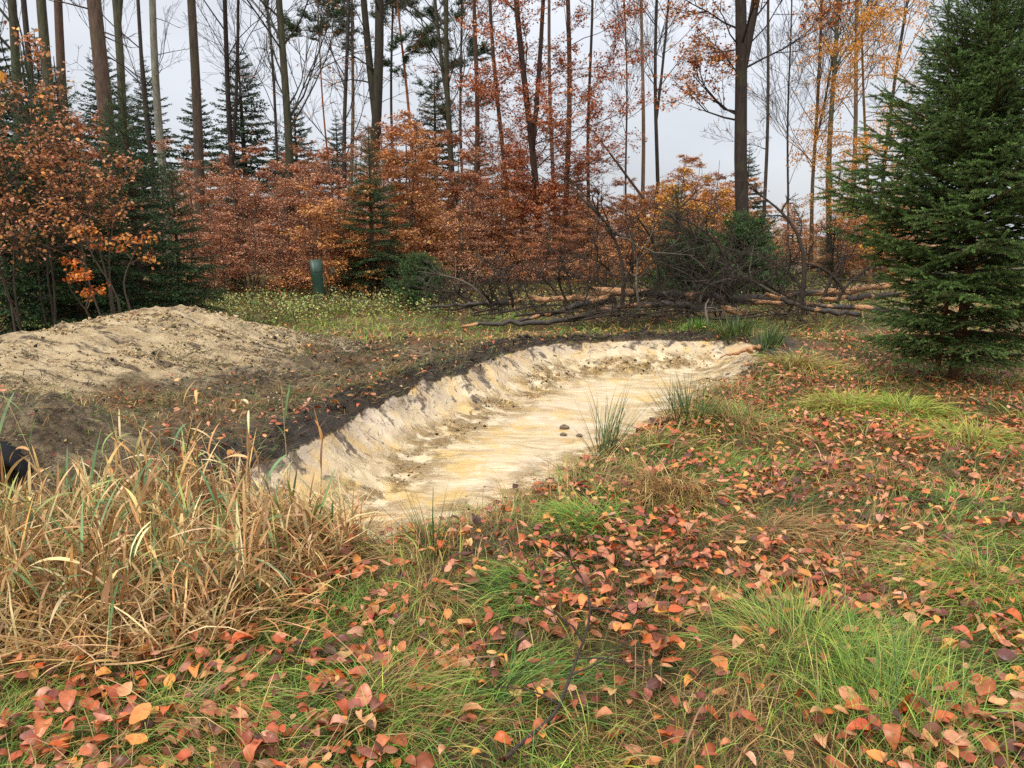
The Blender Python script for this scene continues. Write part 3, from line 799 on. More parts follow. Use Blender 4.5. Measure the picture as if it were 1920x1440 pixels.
r = rng_(77)
def top_line(px):                                         # upper outline of the thicket in the photograph
    return np.interp(px, [340, 420, 520, 600, 680, 760, 800, 860, 930, 1000, 1060, 1100, 1180, 1240, 1300, 1360, 1420, 1480, 1560, 1640, 1900],
                     [262, 285, 285, 272, 255, 225, 225, 262, 285, 312, 345, 355, 345, 320, 300, 330, 365, 385, 385, 350, 330])
ORD = "first second third fourth fifth sixth seventh eighth ninth tenth eleventh twelfth thirteenth fourteenth fifteenth sixteenth seventeenth eighteenth nineteenth twentieth".split()
zones = [(340, 560, "russet young beech", "between heap-side spruces and green tubes"),
         (560, 700, "russet young beech", "of thicket behind the green tubes"),
         (700, 880, "orange-brown young beech", "of thicket behind the round spruce bush"),
         (880, 1080, "copper young beech", "of thicket below the red-leaved beech"),
         (1080, 1240, "orange young beech", "behind the brush heap's left part"),
         (1240, 1440, "orange young beech", "around the thick forked trunk"),
         (1440, 1720, "orange young beech", "in the gap beside the big spruce")]
zcount = {}
def zlabel(px, row):
    for k, (a, b, what, where) in enumerate(zones):
        if px < b or k == len(zones) - 1:
            n = zcount[(k, row)] = zcount.get((k, row), -1) + 1
            return "%s, %s from left, %s row %s" % (what, ORD[n], ("front", "second", "third", "back")[row], where)
for row, (Y0, dy, step, frac) in enumerate([(20.2, .8, 62, .62), (22.5, 1.0, 52, .85), (25.5, 1.4, 50, 1.0), (30, 2., 64, .97)]):
    px = 352 + row * 17
    while px < 1700:
        q = px + r.uniform(-14, 14)
        if row == 0 and (640 < q < 850): px += step; continue
        back = float(np.interp(q, [850, 930], [0, 6.5]))
        if 1430 < q < 1560 and row < 3 : 
            px += step; continue
        tl = top_line(q); tp = tl + (1 - frac) * (470 - tl) + r.uniform(-18, 22)
        kinds = ["r0", "r1", "r2", "b0", "r0"] if q < 690 else (["o0", "o0", "r1", "r2"] if q < 850 else (["r1", "r0", "r2", "o0"] if q < 1050 else ["o0", "o1", "r1", "o1"]))
        shrub(kinds[r.integers(len(kinds))], q, Y0 + back + r.uniform(-dy, dy), tp, zlabel(q, row))
        px += step * r.uniform(.8, 1.2)
for row_, (Y_, px0, px1, st_, dt) in enumerate([(36, 330, 1120, 56, 22), (44, 1060, 1760, 46, 28), (58, 1040, 1760, 40, 40)]):
    n_ = 0
    for q in np.arange(px0, px1, st_):
        kk = ("b0", "r2", "r0")[n_ % 3] if q < 850 else ("o1", "r1", "o0")[n_ % 3]
        shrub(kk, q + r.uniform(-15, 15), Y_ + r.uniform(-2, 2), min(412, top_line(q) + dt + r.uniform(-12, 16)),
              "%s distant bush, %s from left, %s" % ("russet" if q < 850 else "orange", ORD[n_], ("behind the left half of the thicket", "in the far line behind the brush heap", "on the skyline beyond the brush heap")[row_]), "distant bushes behind the thicket", None, "distant_bush", "bush")
        n_ += 1
shrub("y0", 1268, 22.5, 285, "bright yellow-orange beech sapling behind the slim spruce", None)
shrub("y0", 1330, 23.5, 300, "yellow-orange beech sapling left of the thick forked trunk", None)
shrub("o0", 770, 22.0, 215, "tall orange beech sapling standing above the thicket right of the narrow spruce", None)
shrub("o1", 615, 19.6, 330, "low spreading russet beech sapling overhanging the green tree tube", None)
shrub("o1", 660, 19.8, 395, "small orange-leaved beech sapling beside the narrow dark spruce's foot", None)
shrub("o0", 1120, 23.5, 390, "orange beech sapling standing over the thin end of the brush heap", None)
shrub("r1", 985, 23.0, 420, "low copper beech sapling behind the brush heap's thin left end", None)

# undergrowth trees seen behind the left spruces
for i, (px, Y, tp) in enumerate([(150, 19, 180), (230, 20, 230), (310, 20, 270), (60, 20, 200)]):
    shrub("r2", px, Y, tp, ("russet sapling behind the tallest copper sapling at left", "russet sapling behind the heap-top spruce", "russet sapling right of the heap-top spruce, below the pale trunk", "russet sapling behind the left-edge spruces")[i])

# ------------------------------------------------------------------ the copper beech saplings on the spoil heap
LV = [leaf_shape(.15, .10, i, False) for i in range(3)]
def near_sapling(px, Y, top_py, cols, seed, label, nb=46, spread=1.25, per=2, lean=(0, 0), nst=3, z_leaf0=.12, size=.085):
    x = PX(px, Y); z = Tz(x, Y); H = P(px, top_py, Y)[2] - z
    o = thing("beech_sapling", label, "sapling", (x, Y, z - .04))
    g = Grow(seed); rr = g.r; st = MB()
    for s_ in range(nst):
        h = np.linspace(0, 1, 9); Hs = H * (1 if s_ == 0 else rr.uniform(.65, .95)); b0 = rr.normal(0, .12, 2) * (s_ > 0); tx = rr.normal(0, .3, 2) + np.array(lean)
        ax = np.stack([b0[0] + tx[0] * h ** 1.3 + .05 * np.sin(h * 7 + s_), b0[1] + tx[1] * h ** 1.3 + .05 * np.sin(h * 6 + 2 * s_), Hs * h], 1)
        tubes(st, ax[None], (.014 * (1 - h) + .004)[None], 6, lin(74, 64, 54))
        for j in range(nb // nst):
            q = z_leaf0 + (.98 - z_leaf0) * rr.random() ** .8; b = np.array([np.interp(q, h, ax[:, i]) for i in range(3)])
            az = rr.uniform(0, 6.283); L = spread * (1.1 - .75 * q) * rr.uniform(.5, 1.15)
            g.branch(b, (math.cos(az), math.sin(az), .3 + .8 * q), L, .009, 0, 2, up=.03, wob=.17, kids=(5, 3), spread=(25, 50), ratio=.5, leafstart=1, flat=.08)
    m = MB(); m.add(*g.build(lin(92, 76, 62), 3).arrays())
    an = np.array(g.leaf); an = an[rr.random(len(an)) < np.clip(.25 + an[:, 2] / H * 1.2, 0, 1)]
    third = np.array_split(rr.permutation(len(an)), 3)
    for i in range(3): leaves_on(m, rr, an[third[i]], per, size, cols, .045, .5, *LV[i])
    link("trunk", st.mesh("trunk", M_bark, True), o); link("crown", m.mesh("crown", M_leaf), o)
    return o
COPPER = [lin(186, 126, 86), lin(164, 104, 70), lin(208, 156, 118), lin(144, 90, 62), lin(216, 156, 88), lin(194, 134, 94)]
near_sapling(95, 11.6, 118, COPPER, 61, "large copper-leaved beech sapling filling the left edge above the spoil heap", 56, 1.5, 1, (0, 0), 3, .34, .062)
near_sapling(205, 11.3, 215, COPPER, 62, "copper-leaved beech sapling with pale slanting stems on the spoil heap", 34, 1.1, 1, (0, 0), 3, .38, .062)
near_sapling(20, 11.0, 260, COPPER, 64, "copper beech sapling cut by the left edge of the picture", 34, 1.3, 1, (0, 0), 3, .42, .062)
near_sapling(222, 10.7, 400, [lin(214, 140, 60), lin(196, 110, 60), lin(226, 160, 84)], 63, "thin orange-leaved sapling with bare lower stem on the heap's crest", 8, .6, 1, (.15, 0), 2, .55, .06)
near_sapling(165, 10.6, 480, [lin(214, 132, 48), lin(196, 100, 46)], 66, "small bright orange sapling low on the heap in front of the spruces", 7, .45, 1, (.1, 0), 2, .3, .06)
near_sapling(-25, 9.6, 40, YELLOW, 65, "yellow-leaved maple sapling peeking in at the upper left edge", 16, .7, 1, (.1, 0), 1, .72, .11)

# ------------------------------------------------------------------ tall trees
DARK, MOSS, PALE, REDB, PINE, GREYB = lin(66, 58, 52), lin(76, 74, 56), lin(128, 126, 112), lin(94, 74, 62), lin(150, 92, 60), lin(112, 98, 84)
def tall_tree(px300, px0, wpx, Y, kind, col, label, seed, H=19., crown0=5., fork=None, leaf=None, leafn=1., nb=18, name="tall_tree", low=0.):
    xa = PX(px300, Y, 3.); xb = PX(px0, Y, 8.)
    za = P(960, 300, Y)[2]; zb = P(960, 0, Y)[2]; sl = (xb - xa) / (zb - za)
    x0 = xa - sl * za; z0 = Tz(x0, Y)
    r0 = wpx / 2 / F * Y * .80
    o = thing(name, label, "tree", (x0, Y, z0 - .1), 0., "tall trunks of the wood")
    g = Grow(seed); rr = g.r
    h = np.linspace(0, H, 16)
    wv = rr.uniform(0, 6, 2); amp = .05 if kind == 'pole' else .08
    ax = np.stack([sl * h + amp * np.sin(h * .5 + wv[0]) * np.minimum(1, h / 4), rr.normal(0, .02) * h + amp * np.sin(h * .45 + wv[1]), h], 1)
    rad = r0 * (1.12 - .75 * h / H) * (1 + .5 * np.exp(-h * 2.2))
    m = MB(); tubes(m, ax[None], rad[None], 10, col)
    def at(z): return np.array([np.interp(z, h, ax[:, i]) for i in range(3)])
    stems = [(ax, r0, h)]
    if fork:
        zf, dxm = fork; b = at(zf); n = 9; q = np.linspace(0, 1, n)
        fx = np.stack([b[0] + dxm * (1 - np.exp(-q * 2.2)) * 1.3, b[1] + .3 * q, zf + (H - zf) * q], 1)
        tubes(m, fx[None], (r0 * .72 * (1 - .75 * q))[None], 8, col)
        stems.append((fx, r0 * .7, fx[:, 2]))
    link("trunk", m.mesh("trunk", M_bark, True), o)
    for (sx_, sr, sh) in stems:
        for j in range(nb if len(stems) == 1 else nb * 2 // 3):
            z = crown0 + (H - .5 - max(crown0, sh[0])) * rr.random() ** 1.25 if sh[0] < crown0 else sh[0] + .6 + (H - sh[0] - 1) * rr.random() ** 1.2
            b = np.array([np.interp(z, sh, sx_[:, i]) for i in range(3)]); az = rr.uniform(0, 6.283)
            if kind == 'bare':
                g.branch(b, (math.cos(az), math.sin(az), rr.uniform(.7, 1.5)), rr.uniform(2.2, 4.5), sr * .28, 0, 3, .09, .13, (5, 4, 2), (18, 42), .52, 1)
            elif kind == 'leafy':
                g.branch(b, (math.cos(az), math.sin(az), rr.uniform(.1, .9)), rr.uniform(1.4, 3.0), sr * .17, 0, 3, .05, .16, (5, 4, 3), (22, 48), .52, 1, .08)
            elif kind == 'pole':
                g.branch(b, (math.cos(az), math.sin(az), rr.uniform(-.3, .3)), rr.uniform(.5, 1.6), sr * .12, 0, 1, -.02, .14, (3,), (25, 55), .5, 1)
            elif kind == 'pine':
                g.branch(b, (math.cos(az), math.sin(az), rr.uniform(.0, .6)), rr.uniform(1.0, 2.2), sr * .35, 0, 2, .06, .2, (5, 4), (25, 55), .5, 1, .1)
            elif kind == 'larch':
                g.branch(b, (math.cos(az), math.sin(az), rr.uniform(-.1, .25)), rr.uniform(1.2, 2.4), sr * .25, 0, 1, -.10, .12, (7,), (40, 80), .5, 0)
    for j in range(int(low)):                                   # low twiggy shoots on the trunk
        z = rr.uniform(2.2, crown0 + 1); b = at(z); az = rr.uniform(0, 6.283)
        g.branch(b, (math.cos(az), math.sin(az), rr.uniform(0, .6)), rr.uniform(.6, 1.8), .012, 0, 2, .02, .15, (5, 3), (25, 50), .5, 0, .1)
    m = MB(); m.add(*g.build(np.asarray(col) * .85, 4, .0045 * Y / 30, True).arrays())
    if leaf is not None and len(g.leaf):
        an = np.array(g.leaf); an = an[rr.random(len(an)) < leafn]
        if kind == 'pine':
            n = len(an); k = 5
            S = np.repeat(an, k, 0); d = rr.normal(size=(n * k, 3)); d[:, 2] = np.abs(d[:, 2]) * .6; d /= np.linalg.norm(d, axis=1, keepdims=True)
            needles(m, S, S + d * .16, rr, 45, .10, .022, lin(46, 68, 44), lin(84, 112, 66))
        elif kind == 'larch':
            leaves_on(m, rr, an, 6, .06, leaf, .09, .9)
        else:
            leaves_on(m, rr, an, 2 if leafn > .6 else 1, .095, leaf, .08, .45)
    link("crown", m.mesh("crown", M_leaf), o)
    return o

TT = [
 (45, 20, 22, 24, 'bare', MOSS, "mossy trunk leftmost in the upper left corner", dict(leaf=RUSSET, leafn=.05)),
 (75, 55, 15, 27, 'bare', DARK, "slender dark trunk second from the upper left corner", {}),
 (112, 82, 24, 22, 'pole', MOSS, "stout dark mossy trunk third from the upper left corner", {}),
 (138, 118, 21, 24, 'pole', REDB, "dark brown trunk just left of the thick reddish spruce trunk", {}),
 (200, 163, 35, 20, 'pole', lin(90, 72, 60), "thick reddish-brown spruce trunk, stoutest at upper left", dict(nb=26, low=6)),
 (232, 208, 19, 22, 'bare', MOSS, "mossy trunk that forks high up beside the thick reddish trunk", dict(fork=(7.2, .8))),
 (293, 262, 10, 30, 'bare', DARK, "thin dark trunk leaning left beside the pale grey trunk", dict(crown0=5.)),
 (306, 284, 18, 25, 'pole', PALE, "pale grey-green smooth beech trunk at upper left", dict(nb=6)),
 (373, 357, 22, 24, 'pole', lin(80, 68, 56), "bare dark grey pole trunk right of the pale grey one", dict(nb=8)),
 (441, 424, 12, 27, 'bare', lin(56, 46, 42), "slim black-brown trunk with one stem forking off right", dict(fork=(3.9, .75), crown0=5.5, leaf=RUSSET, leafn=.04)),
 (528, 508, 7, 34, 'bare', DARK, "thin dark stem close to the left of the mossy straight trunk", dict(crown0=5.)),
 (543, 528, 18, 26, 'bare', MOSS, "straight mossy trunk with ragged twigs left of the flat-topped pine", dict(low=10, leaf=RUSSET, leafn=.06)),
 (620, 602, 5, 40, 'pine', PINE, "flat-topped slender pine with reddish stem", dict(H=14, crown0=10.5, nb=14, leaf=DG)),
 (652, 655, 10, 34, 'bare', DARK, "dark trunk with upright branches left of the twin dark trunk", dict(crown0=4.5, leaf=ORANGE, leafn=.04)),
 (662, 668, 9, 40, 'pole', GREYB, "straight grey-brown pole hidden among twigs left of twin trunk", {}),
 (706, 712, 24, 26, 'leafy', lin(58, 54, 44), "stout twin-stemmed dark mossy trunk in the left centre", dict(fork=(5.2, -.5), leaf=ORANGE, leafn=.2, low=14)),
 (738, 741, 7, 38, 'leafy', DARK, "thin dark trunk just right of the stout twin trunk", dict(leaf=ORANGE, leafn=.25, nb=12)),
 (772, 750, 8, 36, 'pine', PINE, "slanting reddish pine stem right of the twin trunk", dict(H=15, crown0=9., nb=14, leaf=DG)),
 (845, 832, 5, 40, 'pine', DARK, "thin dark pine stem carrying drooping green boughs", dict(H=13, crown0=7., nb=16, leaf=DG)),
 (847, 840, 13, 30, 'bare', MOSS, "mossy trunk dividing into two upright stems left of centre", dict(fork=(6.4, -.7), crown0=6.)),
 (869, 864, 7, 36, 'bare', DARK, "slim dark trunk between the divided mossy trunk and rusty ones", dict(crown0=5.)),
 (893, 893, 12, 33, 'leafy', REDB, "straight brown trunk left of the red-leaved beech", dict(leaf=RED, leafn=.3, crown0=4.5, nb=14)),
 (943, 922, 11, 34, 'leafy', REDB, "leaning rusty trunk touching the red-leaved beech", dict(leaf=RED, leafn=.7, crown0=3.5, nb=22)),
 (997, 972, 16, 28, 'leafy', lin(70, 52, 44), "red-leaved beech with many ascending branches in the centre", dict(fork=(4.6, .5), leaf=RED, leafn=.95, crown0=2.6, nb=40, low=40)),
 (1035, 1028, 10, 36, 'pole', GREYB, "greyish straight pole right beside the red-leaved beech", {}),
 (1062, 1064, 13, 31, 'leafy', REDB, "straight dark reddish trunk right of the red-leaved beech", dict(leaf=RED, leafn=.8, crown0=3.2, nb=24, low=14)),
 (1105, 1106, 8, 33, 'leafy', DARK, "slender dark trunk with sparse red leaves at centre right", dict(leaf=RED, leafn=.4, crown0=3.8, nb=16, low=8)),
 (1173, 1168, 5, 40, 'bare', DARK, "very thin bare tree left of the straight pale pole", dict(crown0=4.5, nb=22)),
 (1201, 1199, 9, 32, 'pole', lin(126, 106, 88), "perfectly straight branchless brown-grey pole at centre right", dict(nb=3, crown0=12)),
 (1228, 1226, 9, 33, 'bare', DARK, "bare tree with a fan of upright branches right of the pole", dict(crown0=4.8, nb=26, fork=(6.2, .5))),
 (1391, 1384, 29, 22, 'leafy', lin(56, 46, 40), "thick black-brown trunk forking into two, with orange leaves", dict(fork=(5.9, .8), leaf=ORANGE + RED, leafn=.75, crown0=4.6, nb=26)),
 (1433, 1440, 8, 32, 'leafy', DARK, "thin dark trunk right of the thick forked trunk", dict(leaf=ORANGE, leafn=.10, crown0=5, nb=14)),
 (1473, 1470, 5, 40, 'bare', DARK, "thread-thin bare tree on the open skyline", dict(crown0=4., nb=18)),
 (1522, 1530, 8, 34, 'bare', lin(84, 66, 48), "bare tree with spreading crown in the open gap at right", dict(crown0=4.2, nb=30, fork=(5.4, .9))),
 (1558, 1568, 12, 30, 'bare', MOSS, "mossy trunk left of the golden larch", dict(crown0=6., nb=22)),
 (1592, 1600, 10, 32, 'bare', GREYB, "grey trunk behind the golden larch", dict(crown0=6., nb=20)),
 (1655, 1690, 8, 30, 'bare', DARK, "dark trunk leaning right behind the big spruce's crown", dict(crown0=5.5, nb=20, leaf=RED, leafn=.08)),
 (1838, 1852, 9, 28, 'pine', lin(190, 116, 62), "orange-barked pine trunk behind the big spruce's tip", dict(H=17, crown0=12, leaf=DG)),
 (1880, 1890, 8, 32, 'bare', DARK, "dark trunk at the upper right corner", dict(crown0=6., nb=20)),
 (1770, 1760, 7, 36, 'bare', DARK, "bare trunk seen through the big spruce's thin top", dict(crown0=5., nb=20)),
 (1620, 1610, 7, 25, 'larch', lin(128, 96, 60), "golden-needled larch with drooping sprays left of the big spruce", dict(H=11, crown0=2.2, nb=46, leaf=[lin(226, 160, 66), lin(214, 140, 52), lin(234, 182, 92)], leafn=1.)),
]
for i, (a, b, wp, Y, k, c, lab, kw) in enumerate(TT):
    tall_tree(a, b, wp, Y, k, c, lab, 500 + i, **kw)

# the leaning dead stem
o = thing("dead_stem", "thin dead stem leaning left across the skyline near the pole", "dead tree", (PX(1190, 29), 29, Tz(PX(1190, 29), 29)))
b0 = P(1190, 350, 29) - np.array(o.location); b1 = P(1112, 245, 29) - np.array(o.location)
mb = MB(); q = np.linspace(0, 1, 7)[:, None]
b00 = b0 + (b0 - b1) * .9
tubes(mb, (b00 + (b1 - b00) * q)[None], (.07 * (1 - .6 * q[:, 0]))[None], 6, lin(92, 68, 54))
link("trunk", mb.mesh("trunk", M_bark, True), o)

# ------------------------------------------------------------------ brush heap
def poly(pts, n=9):
    pts = np.array(pts); d = np.r_[0, np.cumsum(np.linalg.norm(np.diff(pts, axis=0), axis=1))]; q = np.linspace(0, d[-1], n)
    v = np.stack([np.interp(q, d, pts[:, i]) for i in range(3)], 1)
    for _ in range(2): v[1:-1] = (v[:-2] + 2 * v[1:-1] + v[2:]) / 4
    return v

def log(pxs, Ys, r0, r1, label, peel, seed, name="felled_log"):
    pts = poly([P(a, b, y) for (a, b), y in zip(pxs, Ys)], 14)
    rr = rng_(seed); org = pts[0].copy(); pts = pts - org
    k = 10; N = len(pts); rad = np.linspace(r0, r1, N) * (1 + rr.normal(0, .10, N)); pts[1:-1] += rr.normal(0, .02, (N - 2, 3))
    mb = MB(); tubes(mb, pts[None], rad[None], k, (.1, .1, .1)); v, f, c = mb.arrays()
    pe = np.full(len(v), peel) + np.repeat(rr.normal(0, .12, N), k)
    # splintered break at the first end
    t = (pts[0] - pts[1]); t /= np.linalg.norm(t)
    v[:k] += t * rr.uniform(0, .22, (k, 1)) * (1 if peel > .3 else .3); pe[:k * 2] = 1.4
    tip = pts[0] + t * .02; v = np.r_[v, [tip, pts[-1]]]; pe = np.r_[pe, 1.4, 1.4]
    n = len(v); last = (N - 1) * k
    f = np.r_[f, [(n - 2, (j + 1) % k, j) for j in range(k)], [(n - 1, last + j, last + (j + 1) % k) for j in range(k)]]
    o = link(name, mesh_from(name, v, f, None, M_log, True, dict(peel=pe)), None, org)
    return tag(o, label, "log", "felled logs in the brush heap")
log([(1128, 546), (1240, 551), (1370, 557), (1470, 566)], [14.6, 14.7, 14.8, 15.0], .075, .10, "dark-barked felled trunk with splintered pale end in the brush heap's middle", .42, 1)
log([(1700, 530), (1600, 543), (1500, 552), (1400, 560)], [15.2, 15.2, 15.3, 15.4], .07, .055, "upper log with stripped orange wood running behind the big spruce", .52, 2)
log([(1420, 566), (1500, 571), (1600, 577), (1720, 585)], [14.4, 14.3, 14.2, 14.1], .045, .055, "lower stripped orange log lying toward the big spruce", .56, 3)
log([(975, 563), (920, 569), (860, 572), (800, 575)], [14.3, 14.2, 14.1, 14.0], .05, .018, "thin dark pole with pale broken tip, farthest left in the heap", .30, 4)
log([(1135, 558), (1070, 577), (1010, 592), (960, 606)], [14.3, 14.1, 13.9, 13.8], .058, .03, "slanting dark branch log sloping down to the left of the heap", .36, 5)
log([(1385, 585), (1280, 572), (1200, 570), (1120, 578)], [14.2, 14.2, 14.3, 14.3], .06, .05, "dark log lying under the splintered trunk", .45, 6)
log([(1005, 560), (1050, 559), (1100, 561), (1140, 562)], [14.9, 14.9, 14.9, 14.9], .055, .06, "short broken piece of orange wood behind the slanting branch log", .75, 7)
log([(1440, 553), (1490, 568), (1540, 582), (1610, 590)], [14.1, 14.0, 13.9, 13.9], .05, .04, "bent dark branch log crossing the stripped orange logs", .28, 8)
log([(1555, 562), (1610, 556), (1680, 552), (1730, 550)], [14.8, 14.8, 14.9, 14.9], .05, .055, "fibrous reddish broken log between the two stripped orange logs", .42, 9)
log([(870, 612), (940, 603), (1020, 606), (1090, 596)], [13.4, 13.5, 13.6, 13.8], .03, .05, "low bare branch log along the front left of the heap", .25, 10)

DEADB = lin(60, 50, 42); GREYD = lin(98, 90, 78)
def dead_branch(pxs, Ys, r0, label, seed, col=DEADB, twigs=8, group=None, tl=.7):
    pts = poly([P(a, b, y) for (a, b), y in zip(pxs, Ys)], 9); org = pts[0].copy(); pts -= org
    o = thing("fallen_branch", label, "branch", org, 0., group)
    mb = MB(); q = np.linspace(0, 1, 9); tubes(mb, pts[None], (r0 * (1 - .75 * q))[None], 6, col)
    link("limb", mb.mesh("limb", M_twig, True), o)
    g = Grow(seed); rr = g.r
    for j in range(twigs):
        u = rr.uniform(.2, 1); i = min(7, int(u * 8)); b = pts[i] + (pts[i + 1] - pts[i]) * (u * 8 - i)
        d = (pts[i + 1] - pts[i]); d /= np.linalg.norm(d); d = d * .5 + rr.normal(0, .7, 3) * np.array([1, .8, .7]) + np.array([0, 0, .15])
        g.branch(b, d, tl * rr.uniform(.5, 1.3), r0 * .4, 0, 2, .0, .2, (4, 2), (25, 60), .55, 9)
    if twigs: link("twigs", g.build(np.asarray(col) * .95, 4, .0035).mesh("twigs", M_twig), o)["kind"] = "stuff"
    return o
dead_branch([(1165, 585), (1172, 520), (1158, 445), (1125, 395), (1085, 368)], [14.3] * 5, .045, "arching dark branch curving up and left from the heap's middle", 1, twigs=10)
dead_branch([(1502, 572), (1512, 500), (1505, 445), (1480, 405), (1405, 350)], [14.2, 14.2, 14.3, 14.4, 14.5], .05, "tall black branch arching up and left near the big spruce", 2, twigs=5)
dead_branch([(1582, 545), (1560, 512), (1525, 495), (1480, 491)], [14.6, 14.6, 14.5, 14.4], .04, "black branch bowed over beside the tall arching one", 3, twigs=5)
dead_branch([(1366, 560), (1368, 490), (1350, 455), (1310, 420), (1245, 398)], [14.5] * 5, .04, "dark branch arching left over the stump", 4, twigs=9)
dead_branch([(1545, 555), (1560, 515), (1580, 478), (1586, 470)], [14.3] * 4, .035, "short upright branch leaning right against the big spruce", 5, twigs=3)
dead_branch([(1325, 635), (1330, 610), (1320, 575), (1330, 560)], [12.9, 12.9, 13.1, 13.4], .03, "lichened stick standing upright in front of the heap by the pit", 6, GREYD, 2, tl=.3)
dead_branch([(1400, 590), (1405, 570), (1380, 583), (1330, 582)], [13.6] * 4, .02, "small hooked stick on the ground in front of the logs", 7, GREYD, 2, tl=.3)
dead_branch([(1460, 555), (1410, 525), (1370, 505), (1330, 480)], [14.6] * 4, .03, "grey lichen-covered branch rising left from the logs", 8, GREYD, 6)
rr = rng_(31)
bcount = {}
for j, t_ in enumerate(np.sort(rr.random(46))):
    px = 860 + 720 * t_; by = 600 - 40 * rr.random(); Y = 13.9 + 1.5 * rr.random()
    hgt = float(np.interp(px, [860, 960, 1050, 1150, 1300, 1450, 1580], [35, 70, 120, 170, 175, 130, 90])) * rr.uniform(.3, 1.1)
    dx = rr.normal(-30, 60)
    bow = rr.normal(0, 18)
    grey = rr.random() < .08
    zone = "left" if px < 1100 else ("middle" if px < 1340 else "right")
    bcount[zone] = bcount.get(zone, -1) + 1
    lab = ("%s dead branch, %s from left %s" % ("grey lichened" if grey else "dark", ORD[bcount[zone]], {"left": "in the low left third of the brush heap", "middle": "in the tangled middle of the brush heap", "right": "standing over the stripped logs of the heap"}[zone]))
    dead_branch([(px, by), (px + dx * .2 + bow, by - hgt * .45), (px + dx * .55 + bow, by - hgt * .8), (px + dx, by - hgt)], [Y, Y + rr.normal(0, .2), Y + rr.normal(0, .3), Y + rr.normal(0, .4)],
                rr.uniform(.018, .036), lab, 40 + j, GREYD if grey else DEADB, 9, "branches of the brush heap", .42 if zone == "left" else .75)
for j, t_ in enumerate(np.sort(rr.random(16))):     # branches lying flat along the front of the heap
    px = 840 + 560 * t_; Y = 13.3 + rr.random() * 1.0; y0 = 600 - (Y - 13.3) * 22; L = rr.uniform(90, 220)
    dead_branch([(px, y0), (px + L * .3, y0 - 8 + rr.normal(0, 5)), (px + L * .7, y0 - 14 + rr.normal(0, 7)), (px + L, y0 - 12 + rr.normal(0, 9))], [Y, Y + .1, Y + .2, Y + .3],
                rr.uniform(.014, .028), "dead branch, %s from left of those lying flat along the heap's front" % ORD[j], 140 + j, DEADB, 8, "branches lying before the heap", .45)
mb = MB(); g = Grow(9)                       # fine brushwood nobody could count
for j in range(85):
    px = g.r.uniform(830, 1600); Y = g.r.uniform(13.3, 15.6); x = PX(px, Y); z = Tz(x, Y) + g.r.uniform(.02, .35)
    g.branch((x, Y, z), (g.r.normal(-.5, .8), g.r.normal(0, .5), g.r.uniform(.0, .7)), g.r.uniform(.5, 1.3), .009, 0, 2, 0., .2, (4, 3), (25, 60), .55, 9)
mb = g.build(lin(64, 52, 44), 3, .003)
tag(link("brushwood", mb.mesh("brushwood", M_twig)), "tangle of fine dark twigs filling the brush heap", "brushwood", None, "stuff")

# stump
def stump(px, py, Y, r0, h, label):
    c = P(px, py, Y); z = Tz(c[0], Y)
    mb = MB(); q = np.array([0, .15, .5, 1.0]); k = 16; a = np.arange(k) * 2 * np.pi / k; rs = rng_(3)
    V = []
    for i, s in enumerate(q):
        rad = r0 * (1.35 - .35 * min(1, s * 4)) * (1 + .07 * np.sin(3 * a + 1))
        V.append(np.stack([rad * np.cos(a), rad * np.sin(a), s * h + (rs.uniform(-.04, .04, k) if i == 3 else np.zeros(k))], 1))
    V = np.concatenate(V); V = np.r_[V, [(0, 0, h * .98)]]
    f = []
    for i in range(3):
        for j in range(k):
            A_, B_ = i * k + j, i * k + (j + 1) % k; f += [(A_, B_, B_ + k), (A_, B_ + k, A_ + k)]
    f += [(3 * k + j, 3 * k + (j + 1) % k, 4 * k) for j in range(k)]
    pe = np.r_[np.repeat([.1, .2, .4, .62], k), .9]
    o = link("tree_stump", mesh_from("tree_stump", V, np.array(f), None, M_log, True, dict(peel=pe)), None, (c[0], Y, z - .05))
    tag(o, label, "stump")
stump(1342, 480, 19.5, .14, P(1342, 452, 19.5)[2] - Tz(PX(1342, 19.5), 19.5), "cut tree stump with orange-brown wood behind the brush heap")

# ------------------------------------------------------------------ tree tubes
def tube_guard(px, base_py, top_py, Y, wpx, label, tilt, c):
    p = P(px, base_py, Y); z = Tz(p[0], Y); h = P(px, top_py, Y)[2] - z; wd = wpx / F * Y
    o = thing("tree_guard", label, "tree guard", (p[0], Y, z - .02), .3)
    o.rotation_euler = (0, tilt, .25)
    m = MB(); k = 14; a = np.arange(k) * 2 * np.pi / k
    sq = np.clip(1.25 * np.stack([np.cos(a), np.sin(a)], 1), -1, 1) * wd / 2
    V = []
    for s, sc_ in ((0, 1.), (0.33, 1.0), (.66, .99), (1., 1.03)): V.append(np.c_[sq * sc_, np.full(k, s * h)])
    for s, sc_ in ((1., .95), (.0, .93)): V.append(np.c_[sq * sc_, np.full(k, s * h)])
    V = np.concatenate(V); f = []
    for i in range(5):
        for j in range(k):
            A_, B_ = i * k + j, i * k + (j + 1) % k; f += [(A_, B_, B_ + k), (A_, B_ + k, A_ + k)]
    link("tube", mesh_from("tube", V, np.array(f), None, plain("guard_green", c, .45, .5, .3, 5, .3), True), o)
    m = MB(); tubes(m, np.array([[(wd * .62, 0, -.1), (wd * .62, 0, h * .5), (wd * .62, .01, h * .93)]]), np.full((1, 3), .018), 6, lin(120, 100, 76))
    link("stake", m.mesh("stake", M_bark, True), o)
    m = MB()
    for zz in (.3, .75):
        n = 13; aa = np.linspace(0, 2 * np.pi, n); tubes(m, np.stack([wd * .1 + wd * .66 * np.cos(aa), wd * .58 * np.sin(aa), np.full(n, zz * h)], 1)[None], np.full((1, n), .006), 4, lin(40, 60, 48))
    link("tie", m.mesh("tie", M_bark, True), o)
tube_guard(600, 548, 485, 18.2, 21, "upright green plastic tree guard tube at the thicket's edge", R(-4), lin(26, 56, 40))
